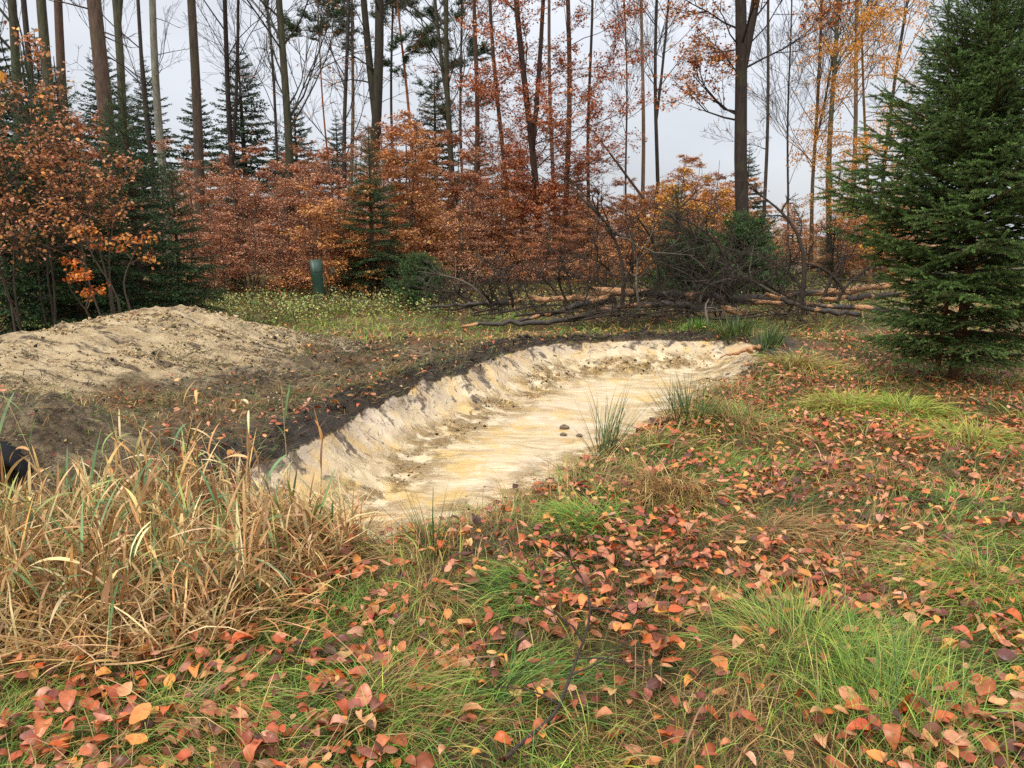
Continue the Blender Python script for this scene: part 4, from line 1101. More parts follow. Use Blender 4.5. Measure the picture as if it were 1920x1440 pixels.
tube_guard(627, 535, 500, 19.6, 20, "darker green tree guard tube half hidden behind the first", R(2), lin(24, 52, 42))

# ------------------------------------------------------------------ culvert pipe at left
pc = P(-14, 918, 4.85); 
o = thing("culvert_pipe", "black corrugated culvert pipe mouth in the bank at the left edge", "pipe", pc, 0.)
o.rotation_euler = (0, 0, R(-62))
n = 40; L = 1.0; k = 28; a = np.arange(k) * 2 * np.pi / k
xs = np.linspace(0, L, n); ro = .215 + .014 * np.sign(np.sin(xs * 2 * np.pi / .075))
ro[0] = .2
prof = [(x, q) for x, q in zip(xs, ro)] + [(L, .18)] + [(x, .18) for x in np.linspace(L, 0.0, 12)]
prof = [(0.0, .185)] + prof + [(0.0, .185)]
V = np.concatenate([np.stack([np.full(k, -x), q * np.cos(a), q * np.sin(a)], 1) for x, q in prof]); f = []
for i in range(len(prof) - 1):
    for j in range(k):
        A_, B_ = i * k + j, i * k + (j + 1) % k; f += [(A_, B_, B_ + k), (A_, B_ + k, A_ + k)]
link("pipe_wall", mesh_from("pipe_wall", V, np.array(f), None, plain("black_plastic", (.010, .010, .011), .85, .2, .3), True), o)
mb = MB(); mb.add(np.r_[np.stack([np.full(k, -L + .01), .182 * np.cos(a), .182 * np.sin(a)], 1), [(-L + .01, 0, 0)]], [(j, (j + 1) % k, k) for j in range(k)], (.02, .02, .02))
link("pipe_end", mb.mesh("pipe_end", plain("pipe_end_dark", (.02, .016, .012), .8)), o)  # near-black disc closing the pipe's inner end

# ------------------------------------------------------------------ crumbled earth
def crumbs():
    r = rng_(808); mb = MB(); n = 150000
    x = r.uniform(-7, 3.2, n); y = r.uniform(4.2, 13, n); ok = inview(x, y, .4); x, y = x[ok], y[ok]
    sd, arc, sdw, ls, m, bare, clay, mud = masks(x, y)
    pn = fbm(x * 2.2, y * 2.2, 3, 1)
    wr = np.exp(-((sd + .24) / .15) ** 2) * ls
    wb = (bare > .4) * (sd < 0) * sstep(.38, .62, pn)
    wm = sstep(.02, .15, m) * sstep(.40, .62, pn) * .8
    wf = (sd > .2) * np.exp(-((sd - .62) / .22) ** 2) * sstep(.46, .62, pn) * .55 * (ls > .3)
    pr = np.clip(wr * .30 + wb * .30 + wm * .09 + wf * .5, 0, 1)
    k = r.random(len(x)) < pr
    x, y, sd, m, wr, wf, sdw = (q[k] for q in (x, y, sd, m, wr, wf, sdw)); n = len(x)
    z = Tg(x, y); size = np.clip(r.lognormal(-4.75, .5, n), .004, .032) * (1 + .25 * wr) * (y / 8)
    ov = np.array([(1, 0, 0), (-1, 0, 0), (0, 1, 0), (0, -1, 0), (0, 0, .8), (0, 0, -.8)], float)
    of = np.array([(0, 2, 4), (2, 1, 4), (1, 3, 4), (3, 0, 4), (2, 0, 5), (1, 2, 5), (3, 1, 5), (0, 3, 5)])
    dark = pick(r, [lin(38, 31, 27), lin(54, 44, 36), lin(80, 64, 48), lin(32, 27, 24)], n); cl = pick(r, [lin(176, 150, 106), lin(150, 122, 80), lin(192, 168, 126), lin(110, 88, 58)], n)
    pd = np.clip(.70 - .55 * (m > .08) - .55 * (sd > .15) + .5 * wr, .05, .97)
    c = np.where((r.random(n) < pd)[:, None], dark, cl); kind = r.integers(0, 4, n)
    for i in range(4):
        q = kind == i; tv = ov * r.uniform(.6, 1.25, (6, 3))
        stamp(mb, tv, of, np.stack([x, y, z + size * .25], 1)[q], rotmats(r.uniform(0, 6.28, q.sum()), r.normal(0, .6, q.sum()), r.normal(0, .6, q.sum())), size[q], c[q])
    t = NT("earth_crumb"); tn = t.noise(t.pos(), 90, 3)
    mat = t.done(t.bsdf(t.mix(1., t.attr("col", "Color"), t.mix(t.rng(tn, .3, .7), (.7, .7, .7), (1.25, 1.25, 1.25)), 'MULTIPLY'), .75, .35))
    tag(link("soil_crumbs", mb.mesh("soil_crumbs", mat)), "crumbs of dark earth and pale clay scattered round the pit and heap", "soil", None, "stuff")
    # torn turf and roots along the rim and over the churned ground
    mb = MB(); n = 60000; x = r.uniform(-7, 3.2, n); y = r.uniform(4.2, 13, n); ok = inview(x, y, .4); x, y = x[ok], y[ok]
    sd, arc, sdw, ls, m, bare, clay, mud = masks(x, y)
    pn = fbm(x * 1.5 + 5, y * 1.5, 3, 4)
    pr = np.exp(-((sd + .22) / .25) ** 2) * ls * .9 + (bare > .4) * (sd < -.1) * sstep(.33, .56, pn) * .75 * (m < .25) + (m >= .1) * sstep(.58, .68, pn) * .25
    k = r.random(len(x)) < pr; x, y = x[k], y[k]; n = len(x)
    c = pick(r, [lin(70, 56, 40), lin(104, 84, 54), lin(52, 44, 34), lin(96, 104, 56), lin(140, 116, 74), lin(78, 84, 44)], n)
    blades(mb, r, np.stack([x, y, Tg(x, y) + .004], 1), r.uniform(0, 6.28, n), r.uniform(.05, .2, n), r.uniform(.7, 1.5, n), r.uniform(1.2, 1.9, n), r.uniform(.003, .008, n) * (y / 7), c)
    tag(link("turf_scraps", mb.mesh("turf_scraps", M_grass)), "torn roots and flattened grass scraps on the churned earth", "turf", None, "stuff")

# ------------------------------------------------------------------ things in the pit
def clod(px, py, wpx, label, seed, c=(.16, .12, .08)):
    p = G(px, py, FLOOR); r = rng_(seed); z = Tz(p[0], p[1]); rad = wpx / F * p[1] / 2
    bm_ = []; nu, nv = 12, 7
    for i in range(nv + 1):
        th = math.pi * i / nv
        for j in range(nu):
            ph = 2 * math.pi * j / nu; bm_.append((math.sin(th) * math.cos(ph), math.sin(th) * math.sin(ph), math.cos(th)))
    v = np.array(bm_); d = 1 + .35 * (fbm(v[:, 0] * 2 + seed, v[:, 1] * 2 + v[:, 2] * 2, 3, seed) - .5) * 2
    v = v * d[:, None] * rad * np.array([1, .8, .55]); f = []
    for i in range(nv):
        for j in range(nu):
            A_, B_ = i * nu + j, i * nu + (j + 1) % nu; f += [(A_, B_, B_ + nu), (A_, B_ + nu, A_ + nu)]
    o = link("earth_clod", mesh_from("earth_clod", v, np.array(f), None, plain("clod_soil", c, .8, .3, .4, 40, .8), True), None, (p[0], p[1], z + rad * .25))
    tag(o, label, "clod", "clods in the pit")
clod(1058, 803, 20, "largest dark earth clod on the pit floor", 1)
clod(1056, 819, 14, "small dark clod just below the largest one on the pit floor", 2)
clod(1086, 819, 13, "small dark clod right of the other small clod on the pit floor", 3)
clod(1052, 878, 18, "dark clod against the near grassy rim of the pit", 5)
# splinter of pale wood on the far right rim
p = G(1370, 664, .0); q = G(1425, 652, .0)
log([(1355, 668), (1375, 663), (1400, 657), (1424, 650)], [G(1355, 668, .02)[1], G(1375, 663, .03)[1], G(1400, 657, .05)[1], G(1424, 650, .06)[1]], .012, .04, "pale splintered slab of wood on the pit's far right rim", 1.3, 15, "wood_splinter")["group"] = "wood scraps"

# ------------------------------------------------------------------ grass
GREEN = np.array([lin(118, 156, 58), lin(102, 144, 52), lin(146, 172, 74), lin(86, 126, 50)])
YGREEN = np.array([lin(158, 170, 66), lin(136, 156, 58), lin(178, 172, 80)])
STRAW = np.array([lin(186, 156, 96), lin(166, 134, 80), lin(200, 172, 116), lin(148, 116, 68)])
BROWN = np.array([lin(148, 114, 70), lin(124, 94, 56), lin(168, 130, 82)])
DKG = np.array([lin(78, 100, 46), lin(92, 114, 52), lin(66, 90, 46)])

def blades(mb, r, base, az, L, th0, th1, wd, col, N=5, jitter=.25):
    """bent tapering blades: th = angle from the vertical along the blade"""
    M = len(base); ds = L / (N - 1); pts = [base]; a = az.copy()
    for i in range(N - 1):
        s = i / (N - 2); th = th0 + (th1 - th0) * s; a = a + r.normal(0, jitter / (N - 1), M)
        pts.append(pts[-1] + ds[:, None] * np.stack([np.sin(th) * np.cos(a), np.sin(th) * np.sin(a), np.cos(th)], 1))
    Pp = np.stack(pts, 1)
    Pp[:, 1:, 2] = np.maximum(Pp[:, 1:, 2], base[:, None, 2] + .006)
    side = np.stack([-np.sin(az), np.cos(az), 0 * az], 1)
    tw = r.normal(0, .5, M); side = side * np.cos(tw)[:, None] + np.array([0, 0, 1.]) * np.sin(tw)[:, None]
    W = wd[:, None] * np.array([.8, 1., .85, .55, .12])[None, :N] if N == 5 else wd[:, None] * np.linspace(1, .1, N)[None]
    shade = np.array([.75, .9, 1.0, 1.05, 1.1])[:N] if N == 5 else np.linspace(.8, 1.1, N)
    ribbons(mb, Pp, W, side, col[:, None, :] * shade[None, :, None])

def inview(x, y, m=.6):
    return (np.abs(x) < (960 / F) * y * 1.02 + m) & (y > 1.7)

def grass_field():
    mb = MB(); r = rng_(900)
    for (y0, y1, dens, nbl, Lr, wd, spread) in [(1.75, 3.6, 105, 30, (.07, .22), .0030, .07), (3.6, 5.6, 80, 26, (.07, .22), .0038, .08), (5.6, 8.5, 46, 24, (.08, .22), .0052, .10),
                                                 (8.5, 12.5, 22, 22, (.09, .24), .0085, .12), (12.5, 20, 8.5, 20, (.12, .30), .014, .2), (20, 34, 3.2, 16, (.15, .4), .024, .3)]:
        xm = y1 * .69 + .7
        n = int((y1 - y0) * 2 * xm * dens); x = r.uniform(-xm, xm, n); y = r.uniform(y0, y1, n)
        ok = inview(x, y); x, y = x[ok], y[ok]
        z, sd, arc, sdw, ls, m, bare, clay, mud = T(x, y, True)
        pn = fbm(x * 1.1 + 4, y * 1.1, 3, 2); p2 = fbm(x * .5 + 40, y * .5, 3, 3); pf = fbm(x * 3.1, y * 3.1, 2, 5)
        dn = (1 - sstep(.3, .7, clay)) * (1 - .90 * sstep(.2, .6, mud)) * (.65 + .8 * sstep(.32, .62, pf))
        dn = np.where(bare > .5, dn * 2.2 * sstep(.45, .6, pn) + .02, dn)
        dn = dn * np.where((y > 19) & (x < PX(1150, 20)), .4, 1.)
        keep = r.random(len(x)) < dn
        x, y, z, pn, p2, sd, ls, bare = (q[keep] for q in (x, y, z, pn, p2, sd, ls, bare))
        # colour class of each clump
        g = pn + r.normal(0, .07, len(x))
        cls = np.where(g > .53, 0, np.where(g > .48, 1, np.where(g > .41, 2, np.where(g > .34, 3, 4))))
        cls = np.where((p2 > .56) & (cls == 2), 1, cls)
        right_far = (x > 1.2) & (y > 5.5) & (y < 9.5)
        cls = np.where(right_far & (cls == 0), 1, cls)
        meadow = (y > 11.8) & (y < 15.5) & (x < .5)
        cls = np.where(meadow & (r.random(len(x)) < .85), np.where(r.random(len(x)) < .5, 0, 1), cls)
        rimband = (sd > -.55) & (ls < .5); cls = np.where(rimband & (r.random(len(x)) < .7), 2, cls)
        cls = np.where((bare > .5), np.where(r.random(len(x)) < .5, 3, 4), cls)
        pal = [GREEN, YGREEN, STRAW, BROWN, DKG]
        flow = fbm(x * .8 + 70, y * .8, 3, 1) * 4 * np.pi
        M = len(x); idx = np.repeat(np.arange(M), nbl); K = len(idx)
        off = r.normal(0, spread, (K, 2))
        bx, by = x[idx] + off[:, 0], y[idx] + off[:, 1]
        bz = Tg(bx, by) - .008
        out = np.arctan2(off[:, 1], off[:, 0])
        az = np.where(r.random(K) < .55, flow[idx] + r.normal(0, .55, K), out + r.normal(0, .5, K))
        cl = cls[idx]
        L = r.uniform(*Lr, K) * (1 + .35 * (cl == 2)) * np.repeat(r.uniform(.6, 1.25, M), nbl)
        th0 = np.clip(r.normal(.85, .35, K), .1, 1.45); th1 = th0 + r.uniform(.4, 1.2, K)
        cc = np.zeros((K, 3))
        for i, pl in enumerate(pal):
            mk = cl == i; nn = mk.sum()
            alt = STRAW if i in (0, 1) else (GREEN if i == 2 else STRAW)
            c1 = pick(r, pl, nn, .16); c2 = pick(r, alt, nn, .16)
            cc[mk] = np.where(r.random((nn, 1)) < .22, c2, c1)
        sink = (sd[idx] > 0)
        kp = ~(rim_sd(bx, by)[0] > .06)
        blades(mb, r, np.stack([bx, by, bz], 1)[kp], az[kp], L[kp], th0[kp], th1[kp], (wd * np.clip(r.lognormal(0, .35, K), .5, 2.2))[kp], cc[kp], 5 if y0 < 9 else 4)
    # flat dead thatch between the clumps
    for (y0, y1, dens, wd) in [(1.75, 4.5, 1500, .0032), (4.5, 8, 620, .005), (8, 12.5, 230, .008)]:
        xm = y1 * .69 + .7; n = int((y1 - y0) * 2 * xm * dens); x = r.uniform(-xm, xm, n); y = r.uniform(y0, y1, n); ok = inview(x, y, .3); x, y = x[ok], y[ok]
        sd, arc, sdw, ls, m, bare, clay, mud = masks(x, y)
        pn = fbm(x * 1.1 + 4, y * 1.1, 3, 2)
        k = (r.random(len(x)) < (1 - sstep(.2, .5, clay)) * (1 - .9 * sstep(.2, .5, np.maximum(mud, bare)))) & (sd < -.02); x, y, pn = x[k], y[k], pn[k]; n = len(x)
        flow = fbm(x * .8 + 70, y * .8, 3, 1) * 4 * np.pi
        gr = r.random(n) < sstep(.40, .58, pn) * .7
        c = np.where(gr[:, None], pick(r, np.r_[GREEN, YGREEN, DKG], n), pick(r, np.r_[STRAW[1:2], STRAW[3:], BROWN, BROWN, DKG[:1]], n))
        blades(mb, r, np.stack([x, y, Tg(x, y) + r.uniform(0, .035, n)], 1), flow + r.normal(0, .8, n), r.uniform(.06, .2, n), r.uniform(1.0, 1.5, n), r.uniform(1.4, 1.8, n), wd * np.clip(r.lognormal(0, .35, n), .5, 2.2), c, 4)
    return mb
mb = grass_field()
crumbs()
tag(link("grass", mb.mesh("grass", M_grass)), "matted green and straw-coloured grass covering the clearing", "grass", None, "stuff")

def tussock(px, py, rad, L, n, pal, label, seed, th=(.42, 1.3), lean=None, name="grass_tussock", wd=.0036, alt=None, droop=1.25):
    if name == "grass_tussock": L = L * .82; n = int(n * .8)
    c = G(px, py, .02); z = Tz(c[0], c[1]); r = rng_(seed)
    a = r.uniform(0, 6.283, n); q = np.sqrt(r.random(n)) * rad
    base = np.stack([q * np.cos(a), q * np.sin(a), 0 * a], 1)
    base[:, 2] = Tg(c[0] + base[:, 0], c[1] + base[:, 1]) - z - .01 + .05 * (1 - q / rad) * (rad > .15)
    az = a + r.normal(0, .5, n)
    if lean is not None: az = np.where(r.random(n) < .7, lean + r.normal(0, .55, n), az)
    cc = pick(r, pal, n, .15)
    if alt is not None: cc = np.where(r.random((n, 1)) < .3, pick(r, alt, n, .15), cc)
    th0 = th[0] + (q / rad) * .5 + r.normal(0, .12, n); th1 = th0 + droop * r.uniform(.5, 1.4, n)
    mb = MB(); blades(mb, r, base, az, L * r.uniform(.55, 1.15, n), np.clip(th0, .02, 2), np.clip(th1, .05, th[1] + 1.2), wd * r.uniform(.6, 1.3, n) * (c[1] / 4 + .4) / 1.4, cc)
    o = link(name, mb.mesh(name, M_grass), None, (c[0], c[1], z))
    return tag(o, label, "grass tussock" if name == "grass_tussock" else "rush clump", "tussocks along the pit" if name == "grass_tussock" else "rush clumps")
tussock(1500, 1225, .32, .42, 1100, np.r_[GREEN, STRAW[:1]], "large bright green grass tussock at lower right, nearest the camera", 1, alt=YGREEN)
tussock(1840, 1110, .34, .45, 1000, np.r_[GREEN, STRAW[:1]], "bushy green tussock at the right edge of the foreground", 2, lean=R(200), alt=YGREEN)
tussock(1100, 995, .22, .36, 900, GREEN, "fresh green tussock just right of the pit's near end", 3, lean=R(170), alt=YGREEN)
tussock(1255, 930, .26, .45, 1100, np.r_[STRAW, BROWN], "drooping straw-brown tussock on the bank beside the rushes", 4, lean=R(250))
tussock(1460, 1000, .26, .5, 1200, np.r_[BROWN, STRAW], "combed-over brown dead tussock among the leaves", 5, th=(.9, 1.3), lean=R(-25))
tussock(1590, 1030, .2, .45, 800, np.r_[STRAW, BROWN], "dry straw tussock beside the combed-over brown one", 6, th=(.9, 1.3), lean=R(10))
tussock(1690, 770, .42, .42, 1100, YGREEN, "broad yellow-green tussock in front of the big spruce", 7, alt=GREEN, wd=.0045)
tussock(1590, 760, .34, .40, 900, YGREEN, "yellow-green tussock left of the broad one before the spruce", 8, alt=STRAW, wd=.0045)
tussock(1820, 830, .3, .36, 700, YGREEN, "low yellow-green tussock right of the broad one before the spruce", 9, alt=STRAW, wd=.0045)
tussock(1660, 900, .28, .35, 700, np.r_[BROWN, STRAW], "flattened brown tussock amid fallen leaves in mid right", 10, th=(.9, 1.3), lean=R(100))
tussock(1385, 800, .36, .5, 1100, np.r_[STRAW, BROWN], "straw tussock right of the green rushes on the pit bank", 11, lean=R(120), alt=GREEN)
tussock(1500, 690, .4, .45, 900, np.r_[STRAW, YGREEN], "pale dry tussock at the pit's far right corner", 12)
tussock(800, 1130, .18, .38, 700, np.r_[STRAW, BROWN], "brown grass swirl below the pit's near end", 13, th=(.9, 1.3), lean=R(-60), alt=GREEN)
tussock(1000, 1110, .26, .40, 900, GREEN, "green grass laid flat left of the bent twig", 14, th=(.8, 1.3), lean=R(170), alt=DKG)
tussock(960, 1290, .26, .5, 900, GREEN, "long green grass sprawling at bottom centre", 15, th=(.8, 1.2), lean=R(15), alt=DKG)
tussock(720, 1310, .25, .45, 700, np.r_[GREEN, STRAW], "thin green grass tuft among leaves at bottom left of centre", 16, th=(.7, 1.2), lean=R(20))
tussock(1690, 1330, .3, .45, 900, GREEN, "loose green grass tuft in the lower right foreground", 17, th=(.5, 1.2), lean=R(60), alt=YGREEN)
tussock(330, 1370, .3, .40, 700, np.r_[GREEN, STRAW], "sparse green tuft at the lower left in front of the reeds", 18, th=(.7, 1.2), lean=R(-30))
RUSH = np.array([lin(70, 96, 50), lin(88, 112, 58), lin(56, 80, 44), lin(112, 122, 64)])
tussock(1135, 862, .07, .58, 75, RUSH, "dark green rush clump standing on the pit's near bank", 30, th=(.05, .3), lean=R(40), name="rush_clump", wd=.0045, droop=.25)
tussock(1290, 805, .20, .50, 150, RUSH, "wide rush clump on the bank right of the darker one", 31, th=(.05, .3), name="rush_clump", wd=.0045, droop=.35)
tussock(812, 1045, .035, .42, 40, RUSH, "small upright rush tuft in front of the pit's near end", 32, th=(.02, .2), name="rush_clump", wd=.005, droop=.1)
tussock(1440, 655, .16, .5, 200, np.r_[RUSH, DKG], "tall rush clump at the pit's far right end", 33, th=(.1, .4), lean=R(35), name="rush_clump", wd=.005, droop=.4)
tussock(1375, 632, .25, .36, 260, np.r_[DKG, RUSH], "dark rush clump in front of the stripped logs", 34, th=(.1, .5), name="rush_clump", wd=.005, droop=.5)
tussock(1640, 1425, .22, .6, 50, RUSH, "few tall thin rush stems at the bottom right", 35, th=(.05, .4), name="rush_clump", wd=.0032, droop=.3)
tussock(1330, 1360, .05, .35, 30, RUSH, "short dark rush tuft at the bottom centre right", 36, th=(.02, .2), name="rush_clump", wd=.0035, droop=.1)
tussock(1310, 625, .22, .3, 220, np.r_[DKG, GREEN], "green rush clump behind the pit's far rim", 37, th=(.1, .5), name="rush_clump", wd=.005, droop=.5)

# bramble and weeds at the meadow edge
def weeds(name, label, spots, cols, seed, lsize=.06, hgt=.45):
    g = Grow(seed); r = g.r; anch = []
    for (px0, px1, Y0, Y1, n) in spots:
        for j in range(n):
            Y = r.uniform(Y0, Y1); x = PX(r.uniform(px0, px1), Y); z = Tz(x, Y)
            g.branch((x, Y, z), (r.normal(0, .7), r.normal(0, .7), 1), hgt * r.uniform(.4, 1.3), .005, 0, 1, -.03, .2, (4,), (30, 60), .55, 0)
    m = MB(); m.add(*g.build(lin(104, 84, 56), 3, .003).arrays())
    leaves_on(m, r, g.leaf, 1, lsize, cols, .04, .6)
    tag(link(name, m.mesh(name, M_leaf)), label, "undergrowth", None, "stuff")
weeds("bramble_undergrowth", "green bramble and weeds along the edge of the thicket", [(400, 620, 14.5, 18.5, 270), (600, 860, 15.5, 18.5, 230), (840, 1100, 16, 19, 90), (1400, 1560, 18, 23, 160)],
      [lin(158, 178, 92), lin(190, 196, 110), lin(126, 152, 84), lin(166, 180, 122), lin(190, 160, 90)], 71, .055, .38)
weeds("dry_undergrowth", "brown dry stalks and leaves beneath the thicket", [(380, 900, 17.5, 21, 220), (850, 1250, 16.5, 24, 170), (1200, 1560, 17, 25, 130)],
      [lin(176, 142, 90), lin(140, 108, 70), lin(190, 156, 104), lin(130, 124, 70)], 72, .05, .34)

# ------------------------------------------------------------------ reeds
TAN = np.array([lin(232, 206, 156), lin(222, 190, 134), lin(212, 176, 118), lin(198, 158, 102), lin(226, 196, 142), lin(180, 136, 86), lin(204, 158, 98), lin(150, 108, 64), lin(128, 92, 56), lin(168, 128, 80)])
RGRN = np.array([lin(112, 142, 88), lin(136, 158, 96), lin(96, 130, 84), lin(160, 164, 92)])
def reed(ms, ml, r, base, H, lean_az, lean, green, nl):
    N = 6; s = np.linspace(0, 1, N); az = lean_az
    th = lean * (.5 + s * .9)
    pts = [np.array(base)]
    for i in range(N - 1): pts.append(pts[-1] + H / (N - 1) * np.array([math.sin(th[i]) * math.cos(az), math.sin(th[i]) * math.sin(az), math.cos(th[i])]))
    pts = np.array(pts); c = pick(r, TAN if not green else np.r_[RGRN[3:], TAN], 1)[0]
    ms.append((pts, .0032 * (1 - .6 * s), c))
    for j in range(nl):
        q = r.uniform(.25, 1.0); b = np.array([np.interp(q, s, pts[:, i]) for i in range(3)])
        fold = r.random() < .6
        ml.append((b, r.uniform(0, 6.283), r.uniform(.12, .32), r.uniform(1.2, 2.2) if fold else r.uniform(.15, .7), r.uniform(.6, 1.3) if fold else r.uniform(.1, .9), r.uniform(.005, .018), pick(r, RGRN if r.random() < (.75 if green else .14) else TAN, 1)[0]))
def reed_mesh(ms, ml, r, org):
    st = MB(); tubes(st, np.array([m[0] for m in ms]) - org, np.array([m[1] for m in ms]), 4, np.array([m[2] for m in ms]))
    lf = MB(); b = np.array([m[0] for m in ml]) - org; g = lambda i: np.array([m[i] for m in ml])
    Mn = len(ml); N = 7; L = g(2); az = g(1); pts = [b]
    for i in range(N - 1):
        th = g(3) + g(4) * (i / (N - 2)); pts.append(pts[-1] + (L / (N - 1))[:, None] * np.stack([np.sin(th) * np.cos(az), np.sin(th) * np.sin(az), np.cos(th)], 1))
    side = np.stack([-np.sin(az), np.cos(az), r.normal(0, .4, Mn)], 1); side /= np.linalg.norm(side, axis=1, keepdims=True)
    ribbons(lf, np.stack(pts, 1), g(5)[:, None] * np.array([.5, .9, 1, .95, .8, .5, .08])[None], side, g(6))
    return st, lf
r = rng_(444); ms, ml = [], []
cnt = 0
while cnt < 450:
    px = r.uniform(-90, 690); py = r.uniform(930, 1235)
    lim = np.interp(px, [-90, 200, 420, 560, 690], [1190, 1235, 1200, 1130, 1040])
    up = np.interp(px, [-90, 90, 300, 500, 690], [1010, 975, 930, 940, 985])
    if py > lim or py < up: continue
    b = G(px, py, 0.); b[2] = Tz(b[0], b[1]) - .01
    if rim_sd(b[:1], b[1:2])[0][0] > .05: continue
    Hmax = np.interp(px, [-90, 120, 300, 430, 500, 560, 690], [.34, .46, .60, .48, .36, .26, .16])
    reed(ms, ml, r, b, Hmax * r.uniform(.45, 1.0), r.uniform(0, 6.283), abs(r.normal(0, .35)), r.random() < .2, r.integers(4, 8)); cnt += 1
st, lf = reed_mesh(ms, ml, r, np.zeros(3))
o = thing("reed_bed", "dense stand of straw-coloured dead reeds left of the pit", "reeds", (0, 0, 0)); o["kind"] = "stuff"
link("stems", st.mesh("stems", M_reed, True), o); link("leaves", lf.mesh("leaves", M_reed), o)
# matted dead reed litter at their feet
mb = MB(); n = 4200
px = r.uniform(-100, 700, n); py = r.uniform(940, 1290, n)
pp = np.array([G(a, b, 0.) for a, b in zip(px, py)])
ok = (py < np.interp(px, [-90, 200, 420, 560, 700], [1240, 1290, 1240, 1160, 1060])) & (py > np.interp(px, [-90, 90, 300, 500, 700], [1000, 985, 945, 960, 1000])) & (rim_sd(pp[:, 0], pp[:, 1])[0] < 0)
pp = pp[ok]; pp[:, 2] = Tg(pp[:, 0], pp[:, 1]) + r.uniform(0, .10, len(pp))
n = len(pp)
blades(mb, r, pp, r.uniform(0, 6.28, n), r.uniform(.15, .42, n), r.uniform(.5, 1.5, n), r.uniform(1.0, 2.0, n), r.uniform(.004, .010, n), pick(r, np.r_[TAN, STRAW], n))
tag(link("reed_litter", mb.mesh("reed_litter", M_reed)), "matted straw of fallen reed leaves under the reed stand", "litter", None, "stuff")
# single reeds that stand out above the others
for (px, py, H, az, ln, gr, lab) in [
    (30, 1000, .95, 2.6, .12, True, "tall green-leaved reed at the left edge in front of the pipe"),
    (110, 1010, .92, 3.4, .25, False, "long bent dead reed pointing up-left over the pipe"),
    (250, 1020, .74, 2.4, .22, True, "reed with yellowing leaves left of the middle of the stand"),
    (375, 1010, .92, 1.2, .08, False, "tallest straw-coloured reed in the middle of the stand"),
    (470, 980, .72, 1.4, .12, False, "upright tan reed near the right side of the stand"),
    (545, 965, .85, 2.0, .12, True, "tall thin reed with hanging leaves before the dark mud"),
    (600, 985, .62, 1.0, .10, False, "thin reed standing before the pit's near left slope"),
    (280, 1090, .60, .8, .3, True, "green reed with broad blue-green leaves amid the tan ones")]:
    b = G(px, py, 0.); b[2] = Tz(b[0], b[1]) - .01; ms, ml = [], []
    reed(ms, ml, r, b, H, az, ln, gr, 7)
    o = thing("reed_stalk", lab, "reed", b); st, lf = reed_mesh(ms, ml, r, b)
    link("stem", st.mesh("stem", M_reed, True), o); link("leaves", lf.mesh("leaves", M_reed), o)

# ------------------------------------------------------------------ bent twig in the foreground
def zground(px, py, dz): p = G(px, py, dz); return p
tw_pts = [G(945, 1425, .03), G(1000, 1370, .05), G(1048, 1345, .06), G(1060, 1290, .10)]
Yt = tw_pts[-1][1]
tw_pts += [P(1085, 1225, Yt + .05), P(1112, 1160, Yt + .1), P(1108, 1110, Yt + .15), P(1082, 1062, Yt + .2), P(1040, 1028, Yt + .25), P(1000, 1012, Yt + .3)]
org = tw_pts[0].copy(); pts = poly(np.array(tw_pts) - org, 18); q = np.linspace(0, 1, 18)
o = thing("bent_twig", "dark bare twig arching up from the grass at bottom centre", "twig", org)
mb = MB(); tubes(mb, pts[None], (.0065 * (1 - q) ** .8 + .0014)[None], 7, lin(62, 52, 46)); link("stem", mb.mesh("stem", M_twig, True), o)
g = Grow(4)
for i, d in [(5, (-1, .1, .3)), (7, (.8, .1, .5)), (8, (1, .2, .2)), (9, (-.6, 0, .6)), (11, (1, .3, .1)), (13, (-.8, .2, .4))]:
    g.branch(pts[i], d, .28, .004, 0, 1, .03, .2, (3,), (25, 50), .5, 9)
link("side_twigs", g.build(lin(66, 54, 48), 4, .0012).mesh("side_twigs", M_twig), o)

# ------------------------------------------------------------------ fallen leaves
LF = [leaf_shape(c_, f_, 10 + i) for i, (c_, f_) in enumerate([(.3, .16), (.12, .08), (.5, .25), (-.35, .14), (.25, -.14), (.7, .1)])]
FALL = [lin(184, 106, 66), lin(196, 132, 96), lin(158, 80, 50), lin(208, 138, 68), lin(126, 72, 54), lin(174, 96, 60), lin(188, 120, 84), lin(112, 60, 42), lin(206, 150, 96), lin(184, 92, 46), lin(88, 54, 42), lin(164, 84, 52), lin(142, 84, 66), lin(198, 138, 108)]
r = rng_(123)
X, Y, Zo = [], [], []
for (y0, y1, dens) in [(1.75, 4.2, 430), (4.2, 7.5, 330), (7.5, 13, 150), (13, 22, 18)]:
    xm = y1 * .69 + .7; n = int((y1 - y0) * 2 * xm * dens * 1.6)
    x = r.uniform(-xm, xm, n); y = r.uniform(y0, y1, n); ok = inview(x, y); x, y = x[ok], y[ok]
    z, sd, arc, sdw, ls, m, bare, clay, mud = T(x, y, True)
    pn = fbm(x * 1.4 + 31, y * 1.4 + 8, 3, 4)
    dn = (sstep(.32, .60, pn) * .72 + .18) * np.where((y > 11.8) & (y < 15.5) & (x < .5), .35, 1)
    dn = dn * (1 - .985 * sstep(.3, .7, clay)) * (1 - .82 * sstep(.3, .7, np.maximum(mud, bare)))
    dn = dn * np.where(x < -2.2, .6, 1)
    k = r.random(len(x)) < dn
    X.append(x[k]); Y.append(y[k]); Zo.append(z[k])
X = np.concatenate(X); Y = np.concatenate(Y); Zo = np.concatenate(Zo)
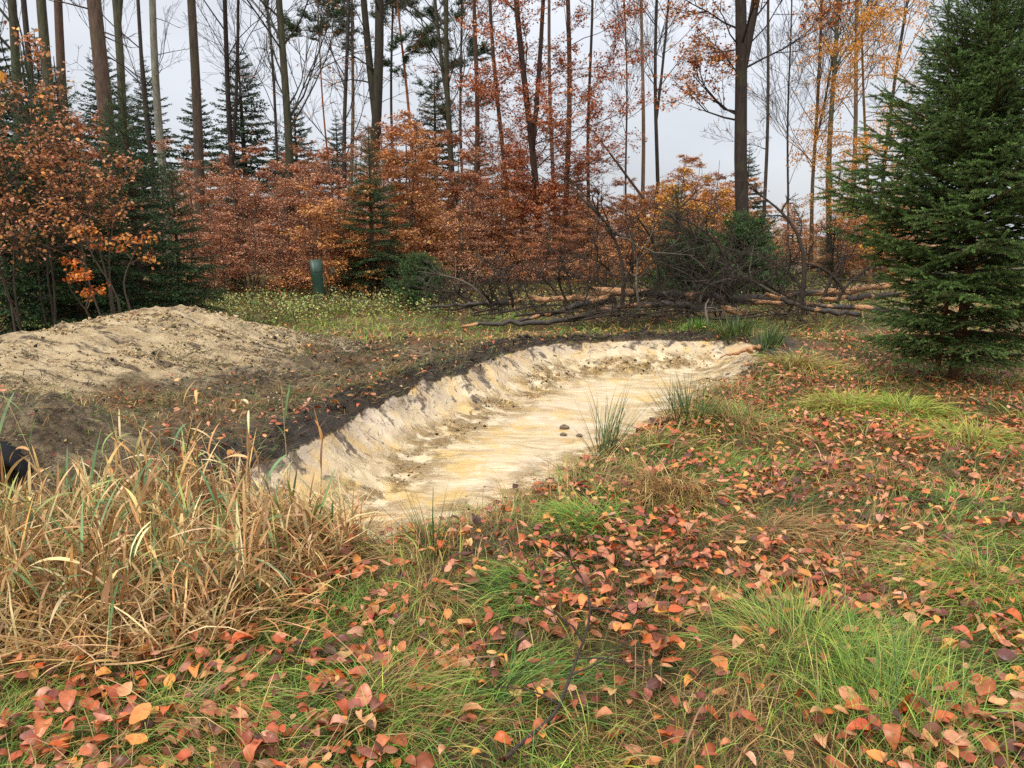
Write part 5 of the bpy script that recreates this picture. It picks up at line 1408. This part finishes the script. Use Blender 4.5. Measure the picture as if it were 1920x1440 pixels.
sdl, _ = rim_sd(X, Y); k = ~((sdl > .02) & (r.random(len(X)) < .985)); X, Y, Zo, sdl = X[k], Y[k], Zo[k], sdl[k]
n = len(X)
lift = np.where(sdl > 0, .006, r.uniform(.02, .092, n))
LP = np.stack([X, Y, Zo + lift], 1)
LR = (r.uniform(0, 6.283, n), r.normal(0, .26, n), r.normal(0, .30, n))
LS = np.clip(r.lognormal(math.log(.056), .28, n), .026, .092); LC = pick(r, FALL, n, .14); LK = r.integers(0, 6, n)
# the 300 that show largest are single leaves
fx = CX + F * LP[:, 0] / (LP[:, 1] * CP + (CH - LP[:, 2]) * SP)
dv = ((LP[:, 2] - CH) * CP + LP[:, 1] * SP) / (LP[:, 1] * CP + (CH - LP[:, 2]) * SP); fy = CY - F * dv
vis = (fx > -10) & (fx < 1930) & (fy > 400) & (fy < 1440)
size = np.where(vis, LS / np.hypot(LP[:, 1], CH), 0); order = np.argsort(-size)
single = np.zeros(n, bool); single[order[:300]] = True
mb = MB()
LFS = [leaf_shape(c_, f_, 20 + i, False) for i, (c_, f_) in enumerate([(.3, .16), (.12, .08), (.5, .25), (-.35, .14), (.25, -.14), (.7, .1)])]
for i in range(12):
    tv, tf = LF[i] if i < 6 else LFS[i - 6]
    k = (LK == i % 6) & ~single & ((LP[:, 1] < 3.2) == (i < 6))
    stamp(mb, tv, tf, LP[k], rotmats(LR[0][k], LR[1][k], LR[2][k]), LS[k], LC[k])
litter = link("leaf_litter", mb.mesh("leaf_litter", M_fallen, True))
tag(litter, "fallen orange and brown beech leaves strewn over the grass", "leaf litter", None, "stuff")
lm = [mesh_from("fallen_leaf", tv, tf, None, M_leafobj, True) for tv, tf in LF]
for i in np.where(single)[0]:
    o = link("leaf", lm[LK[i]], litter, LP[i]); o.scale = (LS[i],) * 3
    o.rotation_mode = 'QUATERNION'
    o.rotation_quaternion = Matrix(rotmats(LR[0][i:i + 1], LR[1][i:i + 1], LR[2][i:i + 1])[0]).to_quaternion()
    o.color = (*LC[i], 1)
